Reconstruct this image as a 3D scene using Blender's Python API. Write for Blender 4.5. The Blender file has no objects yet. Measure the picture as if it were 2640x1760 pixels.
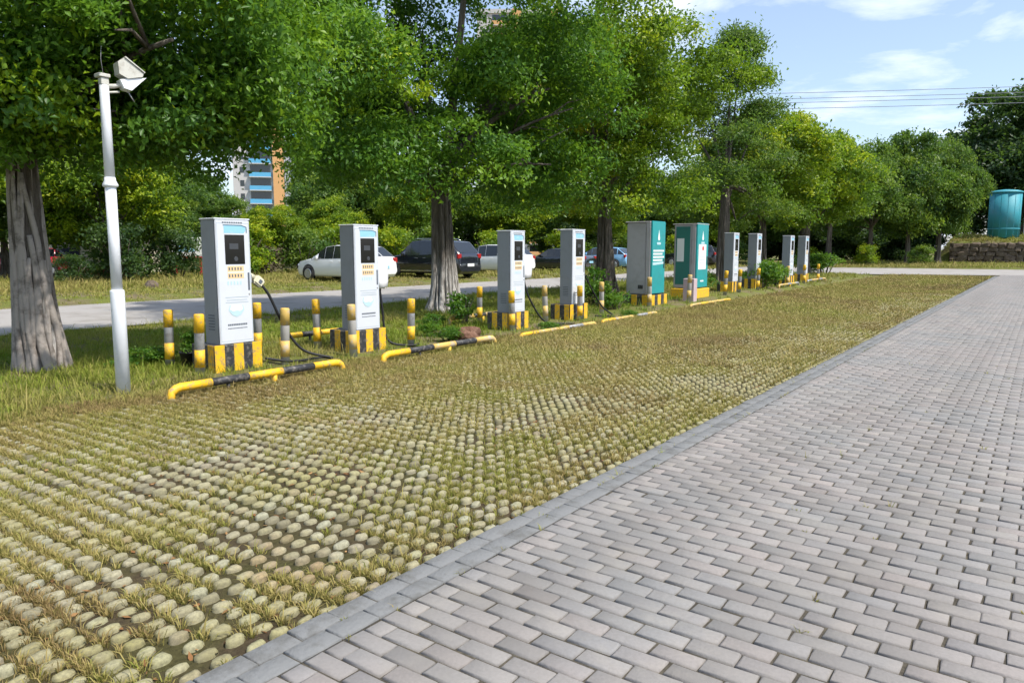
import bpy, bmesh, math, random
import numpy as np
from mathutils import Vector, Matrix

random.seed(7)
RNG = np.random.default_rng(11)
R = math.radians
scene = bpy.context.scene
COL = scene.collection

# ------------------------------------------------------------------ camera
PITCH, YAW, EYE = math.atan2(237, 1907), R(35.7), 1.5
cd = bpy.data.cameras.new('camera'); cam = bpy.data.objects.new('camera', cd); COL.objects.link(cam)
cd.sensor_width = 36; cd.lens = 26.0; cd.clip_start = 0.05; cd.clip_end = 3000
cam.location = (0, 0, EYE); cam.rotation_euler = (R(90) - PITCH, 0, YAW)
scene.camera = cam

# ------------------------------------------------------------------ sky, sun, exposure
SUN_EL = R(57); SUN_AZ = math.atan2(0.998, 0.06)      # azimuth measured from +Y towards +X
w = bpy.data.worlds.new('World'); scene.world = w; w.use_nodes = True
nt = w.node_tree; nt.nodes.clear()
def wn(t, **k):
    n = nt.nodes.new(t)
    for a, b in k.items(): setattr(n, a, b)
    return n
out = wn('ShaderNodeOutputWorld'); bg = wn('ShaderNodeBackground'); bg.inputs[1].default_value = 0.15
sky = wn('ShaderNodeTexSky', sky_type='NISHITA', sun_disc=False)
sky.sun_elevation = SUN_EL; sky.sun_rotation = SUN_AZ; sky.air_density = 1.0; sky.dust_density = 1.2; sky.ozone_density = 2.0
tc = wn('ShaderNodeTexCoord'); sep = wn('ShaderNodeSeparateXYZ'); nt.links.new(tc.outputs['Generated'], sep.inputs[0])
zc = wn('ShaderNodeMath', operation='MAXIMUM'); nt.links.new(sep.outputs[2], zc.inputs[0]); zc.inputs[1].default_value = 0.0
za = wn('ShaderNodeMath', operation='ADD'); nt.links.new(zc.outputs[0], za.inputs[0]); za.inputs[1].default_value = 0.12
dv = [wn('ShaderNodeMath', operation='DIVIDE') for _ in range(2)]
for i in range(2):
    nt.links.new(sep.outputs[i], dv[i].inputs[0]); nt.links.new(za.outputs[0], dv[i].inputs[1])
cmb = wn('ShaderNodeCombineXYZ'); nt.links.new(dv[0].outputs[0], cmb.inputs[0]); nt.links.new(dv[1].outputs[0], cmb.inputs[1])
nz = wn('ShaderNodeTexNoise'); nz.inputs['Scale'].default_value = 1.7; nz.inputs['Detail'].default_value = 9; nz.inputs['Roughness'].default_value = 0.58
nz.inputs['Distortion'].default_value = 0.3
nt.links.new(cmb.outputs[0], nz.inputs['Vector'])
cr = wn('ShaderNodeValToRGB'); cr.color_ramp.elements[0].position = 0.50; cr.color_ramp.elements[0].color = (0.16, 0.16, 0.16, 1)
cr.color_ramp.elements[1].position = 0.66; cr.color_ramp.elements[1].color = (0.95, 0.95, 0.95, 1)
nt.links.new(nz.outputs['Fac'], cr.inputs[0])
mx = wn('ShaderNodeMix', data_type='RGBA'); nt.links.new(cr.outputs[0], mx.inputs['Factor'])
nt.links.new(sky.outputs[0], mx.inputs[6]); mx.inputs[7].default_value = (5.2, 5.7, 6.5, 1)
nt.links.new(mx.outputs[2], bg.inputs[0]); nt.links.new(bg.outputs[0], out.inputs[0])

sl = bpy.data.lights.new('sun', 'SUN'); sl.energy = 4.0; sl.angle = R(1.0); sl.color = (1.0, 0.95, 0.86)
sun = bpy.data.objects.new('sun', sl); COL.objects.link(sun)
sd = Vector((math.sin(SUN_AZ) * math.cos(SUN_EL), math.cos(SUN_AZ) * math.cos(SUN_EL), math.sin(SUN_EL)))
sun.rotation_euler = sd.to_track_quat('Z', 'Y').to_euler(); sun.location = (10, -5, 30)

scene.view_settings.view_transform = 'Standard'; scene.view_settings.look = 'None'
scene.view_settings.exposure = 0.52; scene.view_settings.gamma = 1.0

scene.cycles.adaptive_threshold = 0.025; scene.cycles.max_bounces = 4; scene.cycles.diffuse_bounces = 2; scene.cycles.glossy_bounces = 2; scene.cycles.transmission_bounces = 3
# ------------------------------------------------------------------ helpers
def hash2(ix, iy, s):
    n = (ix.astype(np.int64) * 374761393 + iy.astype(np.int64) * 668265263 + s * 1442695041) & 0xffffffff
    n = ((n ^ (n >> 13)) * 1274126177) & 0xffffffff
    return ((n ^ (n >> 16)) & 0xffffff) / float(0xffffff)
def vnoise(x, y, s=0):
    x = np.asarray(x, float); y = np.asarray(y, float)
    ix = np.floor(x); iy = np.floor(y); fx = x - ix; fy = y - iy
    fx = fx * fx * (3 - 2 * fx); fy = fy * fy * (3 - 2 * fy)
    a = hash2(ix, iy, s); b = hash2(ix + 1, iy, s); c = hash2(ix, iy + 1, s); d = hash2(ix + 1, iy + 1, s)
    return (a * (1 - fx) + b * fx) * (1 - fy) + (c * (1 - fx) + d * fx) * fy
def fbm(x, y, s=0, o=4):
    t = 0; amp = 0.5; f = 1.0
    for i in range(o):
        t = t + amp * vnoise(np.asarray(x) * f, np.asarray(y) * f, s + i * 17); f *= 2.03; amp *= 0.5
    return t / (1 - 0.5 ** o)
def sstep(a, b, x):
    t = np.clip((np.asarray(x, float) - a) / (b - a), 0, 1); return t * t * (3 - 2 * t)

def mesh_np(name, V, F, k=None, tint=None, smooth=False):
    """mesh from numpy arrays; F is (n,3) or (n,4)"""
    me = bpy.data.meshes.new(name)
    V = np.asarray(V, np.float32); F = np.asarray(F, np.int32)
    n, k = F.shape
    me.vertices.add(len(V)); me.vertices.foreach_set('co', V.ravel())
    me.loops.add(n * k); me.loops.foreach_set('vertex_index', F.ravel())
    me.polygons.add(n); me.polygons.foreach_set('loop_start', np.arange(0, n * k, k, dtype=np.int32))
    me.polygons.foreach_set('loop_total', np.full(n, k, np.int32))
    if smooth: me.polygons.foreach_set('use_smooth', np.ones(n, bool))
    me.update(calc_edges=True)
    if tint is not None:
        at = me.attributes.new('tint', 'FLOAT', 'POINT'); at.data.foreach_set('value', np.asarray(tint, np.float32))
    return me
def obj(name, me, mat=None, parent=None, loc=None):
    o = bpy.data.objects.new(name, me); COL.objects.link(o)
    if mat is not None and me is not None and len(me.materials) == 0: me.materials.append(mat)
    if parent is not None: o.parent = parent
    if loc is not None: o.location = loc
    return o
def tag(o, label=None, cat=None, group=None, kind=None):
    if label: o['label'] = label
    if cat: o['category'] = cat
    if group: o['group'] = group
    if kind: o['kind'] = kind
    return o
def empty(name, loc=(0, 0, 0), rz=0, label=None, cat=None, group=None):
    o = bpy.data.objects.new(name, None); COL.objects.link(o); o.location = loc; o.rotation_euler = (0, 0, rz); o.empty_display_size = 0.2
    return tag(o, label, cat, group)
def copy_tree(o, parent=None):
    c = o.copy(); COL.objects.link(c)
    if parent is not None: c.parent = parent
    for ch in o.children: copy_tree(ch, c)
    return c

class MB:
    """collects boxes, tubes and lathes in one bmesh"""
    def __init__(s): s.bm = bmesh.new()
    def box(s, x0, x1, y0, y1, z0, z1, bev=0.0, seg=1, mat=None):
        b = bmesh.new(); bmesh.ops.create_cube(b, size=1)
        bmesh.ops.transform(b, matrix=Matrix.Translation(((x0 + x1) / 2, (y0 + y1) / 2, (z0 + z1) / 2)) @ Matrix.Diagonal((x1 - x0, y1 - y0, z1 - z0, 1)), verts=b.verts)
        if bev: bmesh.ops.bevel(b, geom=b.edges[:], offset=bev, segments=seg, affect='EDGES')
        if mat: bmesh.ops.transform(b, matrix=mat, verts=b.verts)
        s.join(b); return s
    def join(s, b):
        m = bpy.data.meshes.new('_'); b.to_mesh(m); b.free(); s.bm.from_mesh(m); bpy.data.meshes.remove(m)
    def tube(s, pts, rad, n=10, cap=True):
        pts = [Vector(p) for p in pts]; N = len(pts)
        if not hasattr(rad, '__len__'): rad = [rad] * N
        rings = []; up = Vector((0.31, 0.17, 0.93))
        for i, p in enumerate(pts):
            t = (pts[min(i + 1, N - 1)] - pts[max(i - 1, 0)]).normalized()
            u = t.cross(up)
            if u.length < 1e-4: u = t.cross(Vector((1, 0, 0)))
            u.normalize(); v = t.cross(u); 
            rings.append([s.bm.verts.new(p + (u * math.cos(a) + v * math.sin(a)) * rad[i]) for a in [2 * math.pi * j / n for j in range(n)]])
        for i in range(N - 1):
            for j in range(n):
                f = s.bm.faces.new((rings[i][j], rings[i][(j + 1) % n], rings[i + 1][(j + 1) % n], rings[i + 1][j])); f.smooth = True
        if cap: s.bm.faces.new(rings[0][::-1]); s.bm.faces.new(rings[-1])
        return s
    def lathe(s, prof, n=20, c=(0, 0, 0), cap=True):
        rings = [[s.bm.verts.new((c[0] + r * math.cos(2 * math.pi * j / n), c[1] + r * math.sin(2 * math.pi * j / n), c[2] + z)) for j in range(n)] for r, z in prof]
        for i in range(len(prof) - 1):
            for j in range(n):
                f = s.bm.faces.new((rings[i][j], rings[i][(j + 1) % n], rings[i + 1][(j + 1) % n], rings[i + 1][j])); f.smooth = True
        if cap: s.bm.faces.new(rings[0][::-1]); s.bm.faces.new(rings[-1])
        return s
    def poly(s, verts, faces, smooth=False):
        vs = [s.bm.verts.new(v) for v in verts]
        for f in faces:
            q = s.bm.faces.new([vs[i] for i in f]); q.smooth = smooth
        return s
    def prism(s, outline, axis, a, b):
        """closed outline of 2D points swept along an axis from a to b"""
        def P(p, t): return {'x': (t, p[0], p[1]), 'y': (p[0], t, p[1]), 'z': (p[0], p[1], t)}[axis]
        n = len(outline); A = [s.bm.verts.new(P(p, a)) for p in outline]; B = [s.bm.verts.new(P(p, b)) for p in outline]
        for i in range(n): s.bm.faces.new((A[i], A[(i + 1) % n], B[(i + 1) % n], B[i]))
        s.bm.faces.new(A[::-1]); s.bm.faces.new(B); return s
    def mesh(s, name):
        bmesh.ops.recalc_face_normals(s.bm, faces=s.bm.faces[:])
        m = bpy.data.meshes.new(name); s.bm.to_mesh(m); s.bm.free(); return m
    def build(s, name, mat, parent=None, loc=None): return obj(name, s.mesh(name), mat, parent, loc)

# ------------------------------------------------------------------ materials
MATS = {}
def newmat(name):
    m = bpy.data.materials.new(name); m.use_nodes = True; m.node_tree.nodes.clear(); MATS[name] = m
    n = m.node_tree; o = n.nodes.new('ShaderNodeOutputMaterial'); p = n.nodes.new('ShaderNodeBsdfPrincipled')
    n.links.new(p.outputs[0], o.inputs[0]); return m, n, p, o
def N(n, t, **k):
    x = n.nodes.new(t)
    for a, b in k.items(): setattr(x, a, b)
    return x
def noise(n, vec, scale, detail=4, rough=0.55):
    x = N(n, 'ShaderNodeTexNoise'); x.inputs['Scale'].default_value = scale; x.inputs['Detail'].default_value = detail; x.inputs['Roughness'].default_value = rough
    if vec is not None: n.links.new(vec, x.inputs['Vector'])
    return x.outputs['Fac']
def ramp(n, fac, stops, interp='LINEAR'):
    x = N(n, 'ShaderNodeValToRGB'); x.color_ramp.interpolation = interp; e = x.color_ramp.elements
    while len(e) < len(stops): e.new(0.5)
    for i, (p, c) in enumerate(stops):
        e[i].position = p; e[i].color = (*c, 1) if len(c) == 3 else c
    n.links.new(fac, x.inputs[0]); return x.outputs[0]
def mixc(n, fac, a, b, mode='MIX'):
    x = N(n, 'ShaderNodeMix', data_type='RGBA', blend_type=mode)
    if isinstance(fac, (int, float)): x.inputs['Factor'].default_value = fac
    else: n.links.new(fac, x.inputs['Factor'])
    for i, c in ((6, a), (7, b)):
        if isinstance(c, tuple): x.inputs[i].default_value = (*c, 1)
        else: n.links.new(c, x.inputs[i])
    return x.outputs[2]
def math_(n, op, a, b=None):
    x = N(n, 'ShaderNodeMath', operation=op)
    for i, c in ((0, a), (1, b)):
        if c is None: continue
        if isinstance(c, (int, float)): x.inputs[i].default_value = c
        else: n.links.new(c, x.inputs[i])
    return x.outputs[0]
def bump(n, p, h, s=0.3, d=0.02):
    b = N(n, 'ShaderNodeBump'); b.inputs['Strength'].default_value = s; b.inputs['Distance'].default_value = d
    n.links.new(h, b.inputs['Height']); n.links.new(b.outputs[0], p.inputs['Normal'])
def pos(n): return N(n, 'ShaderNodeNewGeometry').outputs['Position']
def ocoord(n): return N(n, 'ShaderNodeTexCoord').outputs['Object']

def paint(name, col, rough=0.45, dirt=(0.12, 0.10, 0.08), amount=0.35, scale=6, metal=0.0, spec=0.5, bumps=0.05, world=True):
    m, n, p, o = newmat(name); v = pos(n) if world else ocoord(n)
    f = noise(n, v, scale, 6, 0.65); f2 = noise(n, v, scale * 9, 3)
    k = ramp(n, f, [(0.50, (0, 0, 0)), (0.64, (amount, amount, amount))])
    c = mixc(n, k, col, dirt)
    c = mixc(n, math_(n, 'MULTIPLY', f2, 0.10), c, tuple(x * 0.6 for x in col))
    n.links.new(c, p.inputs['Base Color']); p.inputs['Roughness'].default_value = rough; p.inputs['Metallic'].default_value = metal
    p.inputs['Specular IOR Level'].default_value = spec
    if bumps: bump(n, p, f2, bumps, 0.01)
    return m
def flat(name, col, rough=0.5, metal=0.0, spec=0.5, coat=0.0):
    m, n, p, o = newmat(name); p.inputs['Base Color'].default_value = (*col, 1); p.inputs['Roughness'].default_value = rough
    p.inputs['Metallic'].default_value = metal; p.inputs['Specular IOR Level'].default_value = spec; p.inputs['Coat Weight'].default_value = coat
    return m
def leafmat(name, stops, trans=0.5, rough=0.42, spec=0.35):
    m, n, p, o = newmat(name)
    a = N(n, 'ShaderNodeAttribute', attribute_name='tint'); c = ramp(n, a.outputs['Fac'], stops)
    n.links.new(c, p.inputs['Base Color']); p.inputs['Roughness'].default_value = rough; p.inputs['Specular IOR Level'].default_value = spec
    t = N(n, 'ShaderNodeBsdfTranslucent'); tcx = mixc(n, 0.35, c, (0.22, 0.38, 0.02)); n.links.new(tcx, t.inputs['Color'])
    mxs = N(n, 'ShaderNodeMixShader'); mxs.inputs[0].default_value = trans
    n.links.new(p.outputs[0], mxs.inputs[1]); n.links.new(t.outputs[0], mxs.inputs[2]); n.links.new(mxs.outputs[0], o.inputs[0])
    return m

M_LEAF = leafmat('ficus_leaf', [(0.0, (0.045, 0.115, 0.024)), (0.35, (0.08, 0.195, 0.026)), (0.6, (0.145, 0.29, 0.024)), (0.85, (0.28, 0.43, 0.018)), (1.0, (0.40, 0.50, 0.02))])
M_LEAFY = leafmat('yellow_green_leaf', [(0.0, (0.06, 0.135, 0.02)), (0.35, (0.125, 0.22, 0.02)), (0.6, (0.24, 0.35, 0.016)), (0.85, (0.40, 0.47, 0.016)), (1.0, (0.48, 0.50, 0.02))])
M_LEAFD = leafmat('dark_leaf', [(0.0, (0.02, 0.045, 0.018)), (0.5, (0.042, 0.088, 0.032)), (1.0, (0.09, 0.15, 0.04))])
M_LEAFF = leafmat('far_leaf', [(0.0, (0.045, 0.105, 0.03)), (0.45, (0.095, 0.18, 0.036)), (1.0, (0.29, 0.38, 0.04))])
M_WEED = leafmat('weed_leaf', [(0.0, (0.03, 0.09, 0.014)), (0.5, (0.07, 0.18, 0.02)), (1.0, (0.17, 0.29, 0.03))])
M_GRASS = leafmat('grass_blade', [(0.0, (0.26, 0.18, 0.08)), (0.22, (0.38, 0.30, 0.11)), (0.45, (0.32, 0.285, 0.085)), (0.7, (0.235, 0.275, 0.035)), (1.0, (0.095, 0.205, 0.018))], 0.25, 0.6, 0.2)

def bark(name, whitewash):
    m, n, p, o = newmat(name); v = ocoord(n)
    mp = N(n, 'ShaderNodeMapping'); mp.inputs['Scale'].default_value = (9, 9, 1.6); n.links.new(v, mp.inputs[0])
    f = noise(n, mp.outputs[0], 1.6, 7, 0.7)
    c = ramp(n, f, [(0.3, (0.055, 0.045, 0.038)), (0.55, (0.14, 0.12, 0.10)), (0.75, (0.25, 0.22, 0.19))])
    if whitewash:
        sp = N(n, 'ShaderNodeSeparateXYZ'); n.links.new(v, sp.inputs[0])
        f2 = noise(n, mp.outputs[0], 2.5, 6, 0.7)
        hh = math_(n, 'MULTIPLY', math_(n, 'ADD', sp.outputs[2], math_(n, 'MULTIPLY', math_(n, 'SUBTRACT', f2, 0.5), 1.1)), 0.4)
        k = ramp(n, hh, [(whitewash * 0.24, (0.9, 0.9, 0.9)), (whitewash * 0.52, (0.0, 0.0, 0.0))])
        # the lime wash is worn off in streaks
        k = mixc(n, 1.0, k, ramp(n, f, [(0.38, (0.1, 0.1, 0.1)), (0.58, (1, 1, 1))]), 'MULTIPLY')
        c = mixc(n, k, c, (0.56, 0.53, 0.50))
    n.links.new(c, p.inputs['Base Color']); p.inputs['Roughness'].default_value = 0.9; p.inputs['Specular IOR Level'].default_value = 0.2
    bump(n, p, f, 0.9, 0.05); return m
M_BARKW = bark('limewashed_bark', 1.15); M_BARK = bark('bark', 0)

# paving brick: colour of each brick from its own place in the running bond
BX0, BY0, BW, BH = -2.115, 0.02, 0.2, 0.1
def brickmat(name, joints):
    m, n, p, o = newmat(name); v = pos(n)
    sp = N(n, 'ShaderNodeSeparateXYZ'); n.links.new(v, sp.inputs[0])
    ry = math_(n, 'DIVIDE', math_(n, 'SUBTRACT', sp.outputs[1], BY0), BH); row = math_(n, 'FLOOR', ry)
    off = math_(n, 'MULTIPLY', math_(n, 'MODULO', math_(n, 'ADD', row, 1000), 2), 0.5)
    cx = math_(n, 'ADD', math_(n, 'DIVIDE', math_(n, 'SUBTRACT', sp.outputs[0], BX0), BW), off); col = math_(n, 'FLOOR', cx)
    cv = N(n, 'ShaderNodeCombineXYZ'); n.links.new(row, cv.inputs[0]); n.links.new(col, cv.inputs[1])
    wnz = N(n, 'ShaderNodeTexWhiteNoise', noise_dimensions='2D'); n.links.new(cv.outputs[0], wnz.inputs['Vector'])
    c = ramp(n, wnz.outputs['Value'], [(0.0, (0.175, 0.165, 0.155)), (0.25, (0.215, 0.203, 0.192)), (0.6, (0.25, 0.237, 0.225)), (0.82, (0.258, 0.228, 0.212)), (0.95, (0.21, 0.21, 0.21)), (1.0, (0.16, 0.143, 0.132))])
    big = noise(n, v, 0.55, 4, 0.6)
    c = mixc(n, ramp(n, big, [(0.42, (0, 0, 0)), (0.62, (0.55, 0.55, 0.55))]), c, mixc(n, 0.4, c, (0.285, 0.225, 0.21)))
    big2 = noise(n, v, 0.9, 3, 0.6)
    c = mixc(n, ramp(n, big2, [(0.50, (0, 0, 0)), (0.66, (0.6, 0.6, 0.6))]), c, (0.18, 0.19, 0.195))
    fine = noise(n, v, 55, 5, 0.75); mid = noise(n, v, 9, 4, 0.6)
    c = mixc(n, ramp(n, fine, [(0.35, (0.35, 0.35, 0.35)), (0.6, (0, 0, 0))]), c, (0.14, 0.13, 0.12))
    c = mixc(n, ramp(n, mid, [(0.55, (0, 0, 0)), (0.8, (0.35, 0.35, 0.35))]), c, (0.20, 0.18, 0.16))
    stain = noise(n, v, 1.9, 6, 0.7)
    c = mixc(n, ramp(n, stain, [(0.58, (0, 0, 0)), (0.72, (0.55, 0.55, 0.55))]), c, (0.12, 0.11, 0.10))
    dust = noise(n, v, 2.7, 6, 0.7); c = mixc(n, ramp(n, dust, [(0.52, (0, 0, 0)), (0.72, (0.5, 0.5, 0.5))]), c, (0.30, 0.275, 0.235))
    wvx = N(n, 'ShaderNodeMapping'); wvx.inputs['Scale'].default_value = (1.1, 0.05, 1); n.links.new(v, wvx.inputs[0])
    band = noise(n, wvx.outputs[0], 1.3, 3, 0.5); c = mixc(n, ramp(n, band, [(0.48, (0, 0, 0)), (0.66, (0.30, 0.30, 0.30))]), c, (0.13, 0.12, 0.11))
    if joints:
        fx = math_(n, 'ABSOLUTE', math_(n, 'SUBTRACT', math_(n, 'FRACT', cx), 0.5)); fy = math_(n, 'ABSOLUTE', math_(n, 'SUBTRACT', math_(n, 'FRACT', ry), 0.5))
        j = math_(n, 'MAXIMUM', math_(n, 'GREATER_THAN', fx, 0.475), math_(n, 'GREATER_THAN', fy, 0.45))
        c = mixc(n, j, c, (0.085, 0.075, 0.065))
    c = mixc(n, 0.10, c, (0.42, 0.40, 0.375))
    n.links.new(c, p.inputs['Base Color']); p.inputs['Roughness'].default_value = 0.82; p.inputs['Specular IOR Level'].default_value = 0.3
    bump(n, p, math_(n, 'ADD', fine, math_(n, 'MULTIPLY', mid, 2.0)), 0.5, 0.005); return m
M_BRICK = brickmat('paving_brick', False); M_BRICKFAR = brickmat('distant_paving', True)
def soil(name, a, b, c3, grass=None, gs=1.2):
    m, n, p, o = newmat(name); v = pos(n)
    f = noise(n, v, 3.2, 8, 0.65); f2 = noise(n, v, 40, 5, 0.7)
    c = ramp(n, f, [(0.3, a), (0.52, b), (0.72, c3)])
    c = mixc(n, ramp(n, f2, [(0.35, (0.55, 0.55, 0.55)), (0.65, (0, 0, 0))]), c, tuple(x * 0.45 for x in a))
    if grass:
        g1 = noise(n, v, gs, 6, 0.65)
        c = mixc(n, ramp(n, g1, [(0.38, (0, 0, 0)), (0.56, (0.85, 0.85, 0.85))]), c, ramp(n, f2, [(0.3, tuple(x * 0.55 for x in grass)), (0.7, grass)]))
    n.links.new(c, p.inputs['Base Color']); p.inputs['Roughness'].default_value = 0.95; p.inputs['Specular IOR Level'].default_value = 0.1
    bump(n, p, f2, 0.8, 0.02); return m
M_GROUND = soil('ground_soil', (0.12, 0.10, 0.055), (0.20, 0.165, 0.095), (0.28, 0.21, 0.14), (0.16, 0.19, 0.035), 0.9)
M_JOINT = soil('joint_soil', (0.075, 0.068, 0.056), (0.115, 0.102, 0.08), (0.16, 0.14, 0.10))
M_PAVSOIL = soil('paver_soil', (0.06, 0.045, 0.03), (0.105, 0.075, 0.048), (0.18, 0.115, 0.07), (0.075, 0.075, 0.028), 1.6)
def humpmat():
    m, n, p, o = newmat('grass_paver_concrete'); v = pos(n)
    sp = N(n, 'ShaderNodeSeparateXYZ'); n.links.new(v, sp.inputs[0])
    cv = N(n, 'ShaderNodeCombineXYZ')
    n.links.new(math_(n, 'FLOOR', math_(n, 'DIVIDE', math_(n, 'ADD', sp.outputs[0], 2.330), 0.0975)), cv.inputs[0]); n.links.new(math_(n, 'FLOOR', math_(n, 'DIVIDE', math_(n, 'SUBTRACT', sp.outputs[1], 0.0114), 0.1265)), cv.inputs[1])
    wv = N(n, 'ShaderNodeTexWhiteNoise', noise_dimensions='2D'); n.links.new(cv.outputs[0], wv.inputs['Vector'])
    c = ramp(n, wv.outputs['Value'], [(0.0, (0.20, 0.18, 0.12)), (0.35, (0.29, 0.265, 0.175)), (0.7, (0.36, 0.33, 0.225)), (0.88, (0.34, 0.335, 0.24)), (1.0, (0.26, 0.21, 0.15))])
    moss = noise(n, v, 1.1, 6, 0.65); c = mixc(n, ramp(n, moss, [(0.45, (0, 0, 0)), (0.68, (0.75, 0.75, 0.75))]), c, (0.30, 0.275, 0.10))
    rust = noise(n, v, 0.8, 5, 0.6); c = mixc(n, ramp(n, rust, [(0.60, (0, 0, 0)), (0.72, (0.7, 0.7, 0.7))]), c, (0.34, 0.20, 0.095))
    f = noise(n, v, 60, 5, 0.75); c = mixc(n, ramp(n, f, [(0.36, (0.5, 0.5, 0.5)), (0.6, (0, 0, 0))]), c, (0.10, 0.09, 0.06))
    # farther from the lane the blocks are older and grown over
    gr = N(n, 'ShaderNodeMapRange'); gr.inputs[1].default_value = 3.0; gr.inputs[2].default_value = 9.0; gr.inputs[3].default_value = 0.0; gr.inputs[4].default_value = 0.6
    n.links.new(sp.outputs[1], gr.inputs[0]); c = mixc(n, gr.outputs[0], c, (0.26, 0.235, 0.105))
    n.links.new(c, p.inputs['Base Color']); p.inputs['Roughness'].default_value = 0.9; p.inputs['Specular IOR Level'].default_value = 0.2
    bump(n, p, f, 0.5, 0.006); return m
M_HUMP = humpmat()
M_ROOTW = paint('pale_root_bark', (0.33, 0.29, 0.26), 0.9, (0.12, 0.10, 0.085), 0.85, 5, bumps=0.6, spec=0.2)
M_KERB = paint('kerb_concrete', (0.185, 0.188, 0.188), 0.9, (0.11, 0.108, 0.10), 0.7, 5, bumps=0.6, spec=0.2)
M_ROAD = paint('road_concrete', (0.33, 0.31, 0.29), 0.9, (0.22, 0.20, 0.175), 0.7, 0.8, bumps=0.2, spec=0.2)
M_YEL = paint('yellow_paint', (0.84, 0.48, 0.012), 0.55, (0.30, 0.23, 0.13), 0.85, 20, bumps=0.3)
M_YELWORN = paint('worn_yellow_paint', (0.60, 0.40, 0.10), 0.65, (0.42, 0.38, 0.33), 0.9, 9)
M_BLK = paint('black_paint', (0.03, 0.03, 0.033), 0.55, (0.19, 0.17, 0.15), 0.75, 16, bumps=0.2)
M_GALV = paint('galvanised_steel', (0.40, 0.40, 0.41), 0.5, (0.20, 0.18, 0.16), 0.7, 9, metal=0.35)
M_WHITE = paint('white_enamel', (0.62, 0.645, 0.69), 0.35, (0.55, 0.54, 0.52), 0.2, 5)
M_POLE = paint('white_pole_paint', (0.80, 0.82, 0.86), 0.35, (0.5, 0.5, 0.5), 0.4, 3)
M_GREY = paint('post_grey', (0.26, 0.275, 0.30), 0.42, (0.20, 0.20, 0.20), 0.25, 5)  # charging post sides and holster, darker grey than the front panel
M_LAMP = paint('weathered_white', (0.56, 0.55, 0.50), 0.5, (0.35, 0.32, 0.27), 0.7, 9)
M_SCREEN = flat('black_screen', (0.006, 0.006, 0.009), 0.12, spec=0.6)
M_DISPLAY = flat('screen_print', (0.05, 0.055, 0.065), 0.2)
M_BLUE = paint('blue_sticker', (0.28, 0.56, 0.72), 0.4, (0.6, 0.65, 0.7), 0.3, 12)
M_DKBLUE = flat('dark_blue_print', (0.03, 0.10, 0.16), 0.5)
M_INK = flat('grey_ink', (0.10, 0.12, 0.15), 0.6); M_INK2 = flat('pale_ink', (0.36, 0.43, 0.48), 0.6)
M_STICK = paint('orange_sticker', (0.76, 0.55, 0.30), 0.5, (0.7, 0.6, 0.4), 0.3, 14)
M_TEALP = flat('pale_teal_print', (0.45, 0.62, 0.66), 0.5)
M_CREAM = paint('cream_plastic', (0.72, 0.68, 0.50), 0.4, (0.5, 0.46, 0.34), 0.4, 14)
M_RUB = flat('black_rubber', (0.014, 0.014, 0.015), 0.55, spec=0.4)
M_BAG = paint('white_plastic_cover', (0.80, 0.79, 0.80), 0.35, (0.6, 0.55, 0.55), 0.3, 14)
M_TEAL = paint('teal_enamel', (0.012, 0.30, 0.31), 0.35, (0.03, 0.22, 0.22), 0.4, 3)
M_TEALSHADE = paint('shaded_teal_enamel', (0.02, 0.17, 0.14), 0.4, (0.03, 0.12, 0.10), 0.4, 3)  # teal of the side door with its shade painted into the colour
M_CABG = paint('cabinet_grey', (0.42, 0.40, 0.41), 0.45, (0.3, 0.28, 0.27), 0.4, 3)
M_PAPER = flat('paper_white', (0.78, 0.80, 0.78), 0.6); M_RED = flat('red_print', (0.6, 0.05, 0.06), 0.5)
M_TANK = paint('cyan_tank_plastic', (0.04, 0.30, 0.37), 0.6, (0.10, 0.27, 0.31), 0.5, 0.8)
M_STONE = soil('rubble_stone', (0.11, 0.085, 0.065), (0.20, 0.155, 0.12), (0.30, 0.25, 0.20))
M_CONC = paint('pale_concrete', (0.42, 0.40, 0.37), 0.9, (0.3, 0.28, 0.25), 0.6, 1.5)
M_GLASS = flat('tinted_glass', (0.018, 0.022, 0.026), 0.06, spec=0.8)
M_TYRE = flat('tyre', (0.018, 0.018, 0.019), 0.8); M_RIM = flat('alloy_rim', (0.55, 0.55, 0.57), 0.3, 0.7)
M_CHROME = flat('chrome', (0.7, 0.7, 0.72), 0.15, 1.0)
M_HL = flat('headlamp', (0.7, 0.72, 0.75), 0.1); M_TL = flat('tail_lamp', (0.35, 0.015, 0.015), 0.15)
M_CARW = flat('white_car_paint', (0.80, 0.81, 0.82), 0.22, coat=0.8); M_CARK = flat('black_car_paint', (0.012, 0.014, 0.022), 0.16, coat=1.0)
M_CARB = flat('light_blue_car_paint', (0.20, 0.42, 0.68), 0.22, coat=0.8); M_CARR = flat('red_car_paint', (0.50, 0.03, 0.06), 0.25, coat=0.8)

# ------------------------------------------------------------------ terrain
def mound(y): return 0.13 * sstep(11, 25, y)
def gh(x, y):
    """height of the natural ground"""
    x = np.asarray(x, float); y = np.asarray(y, float)
    z = np.full(np.broadcast(x, y).shape, -0.07)
    strip = sstep(-7.45, -7.9, x) * sstep(-15.2, -14.4, x) * (1 - sstep(44, 48, y))
    z = z + strip * (0.065 + mound(y) + 0.05 * (fbm(x * 0.9, y * 0.9, 3) - 0.5))
    verge = sstep(-21.3, -22.6, x)
    z = z + verge * (0.19 + 0.10 * (fbm(x * 0.5, y * 0.5, 5) - 0.5)) 
    z = z + sstep(66, 69, y) * (1 - verge) * (0.12 + 0.15 * (fbm(x * 0.4, y * 0.4, 8) - 0.5))
    bank = sstep(90.6, 92.0, y) * sstep(-10.5, -8.2, x)
    z = z + bank * (2.2 + 0.6 * sstep(92, 97, y) + 0.4 * (fbm(x * 0.5, y * 0.5, 9) - 0.5))
    return z
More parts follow.
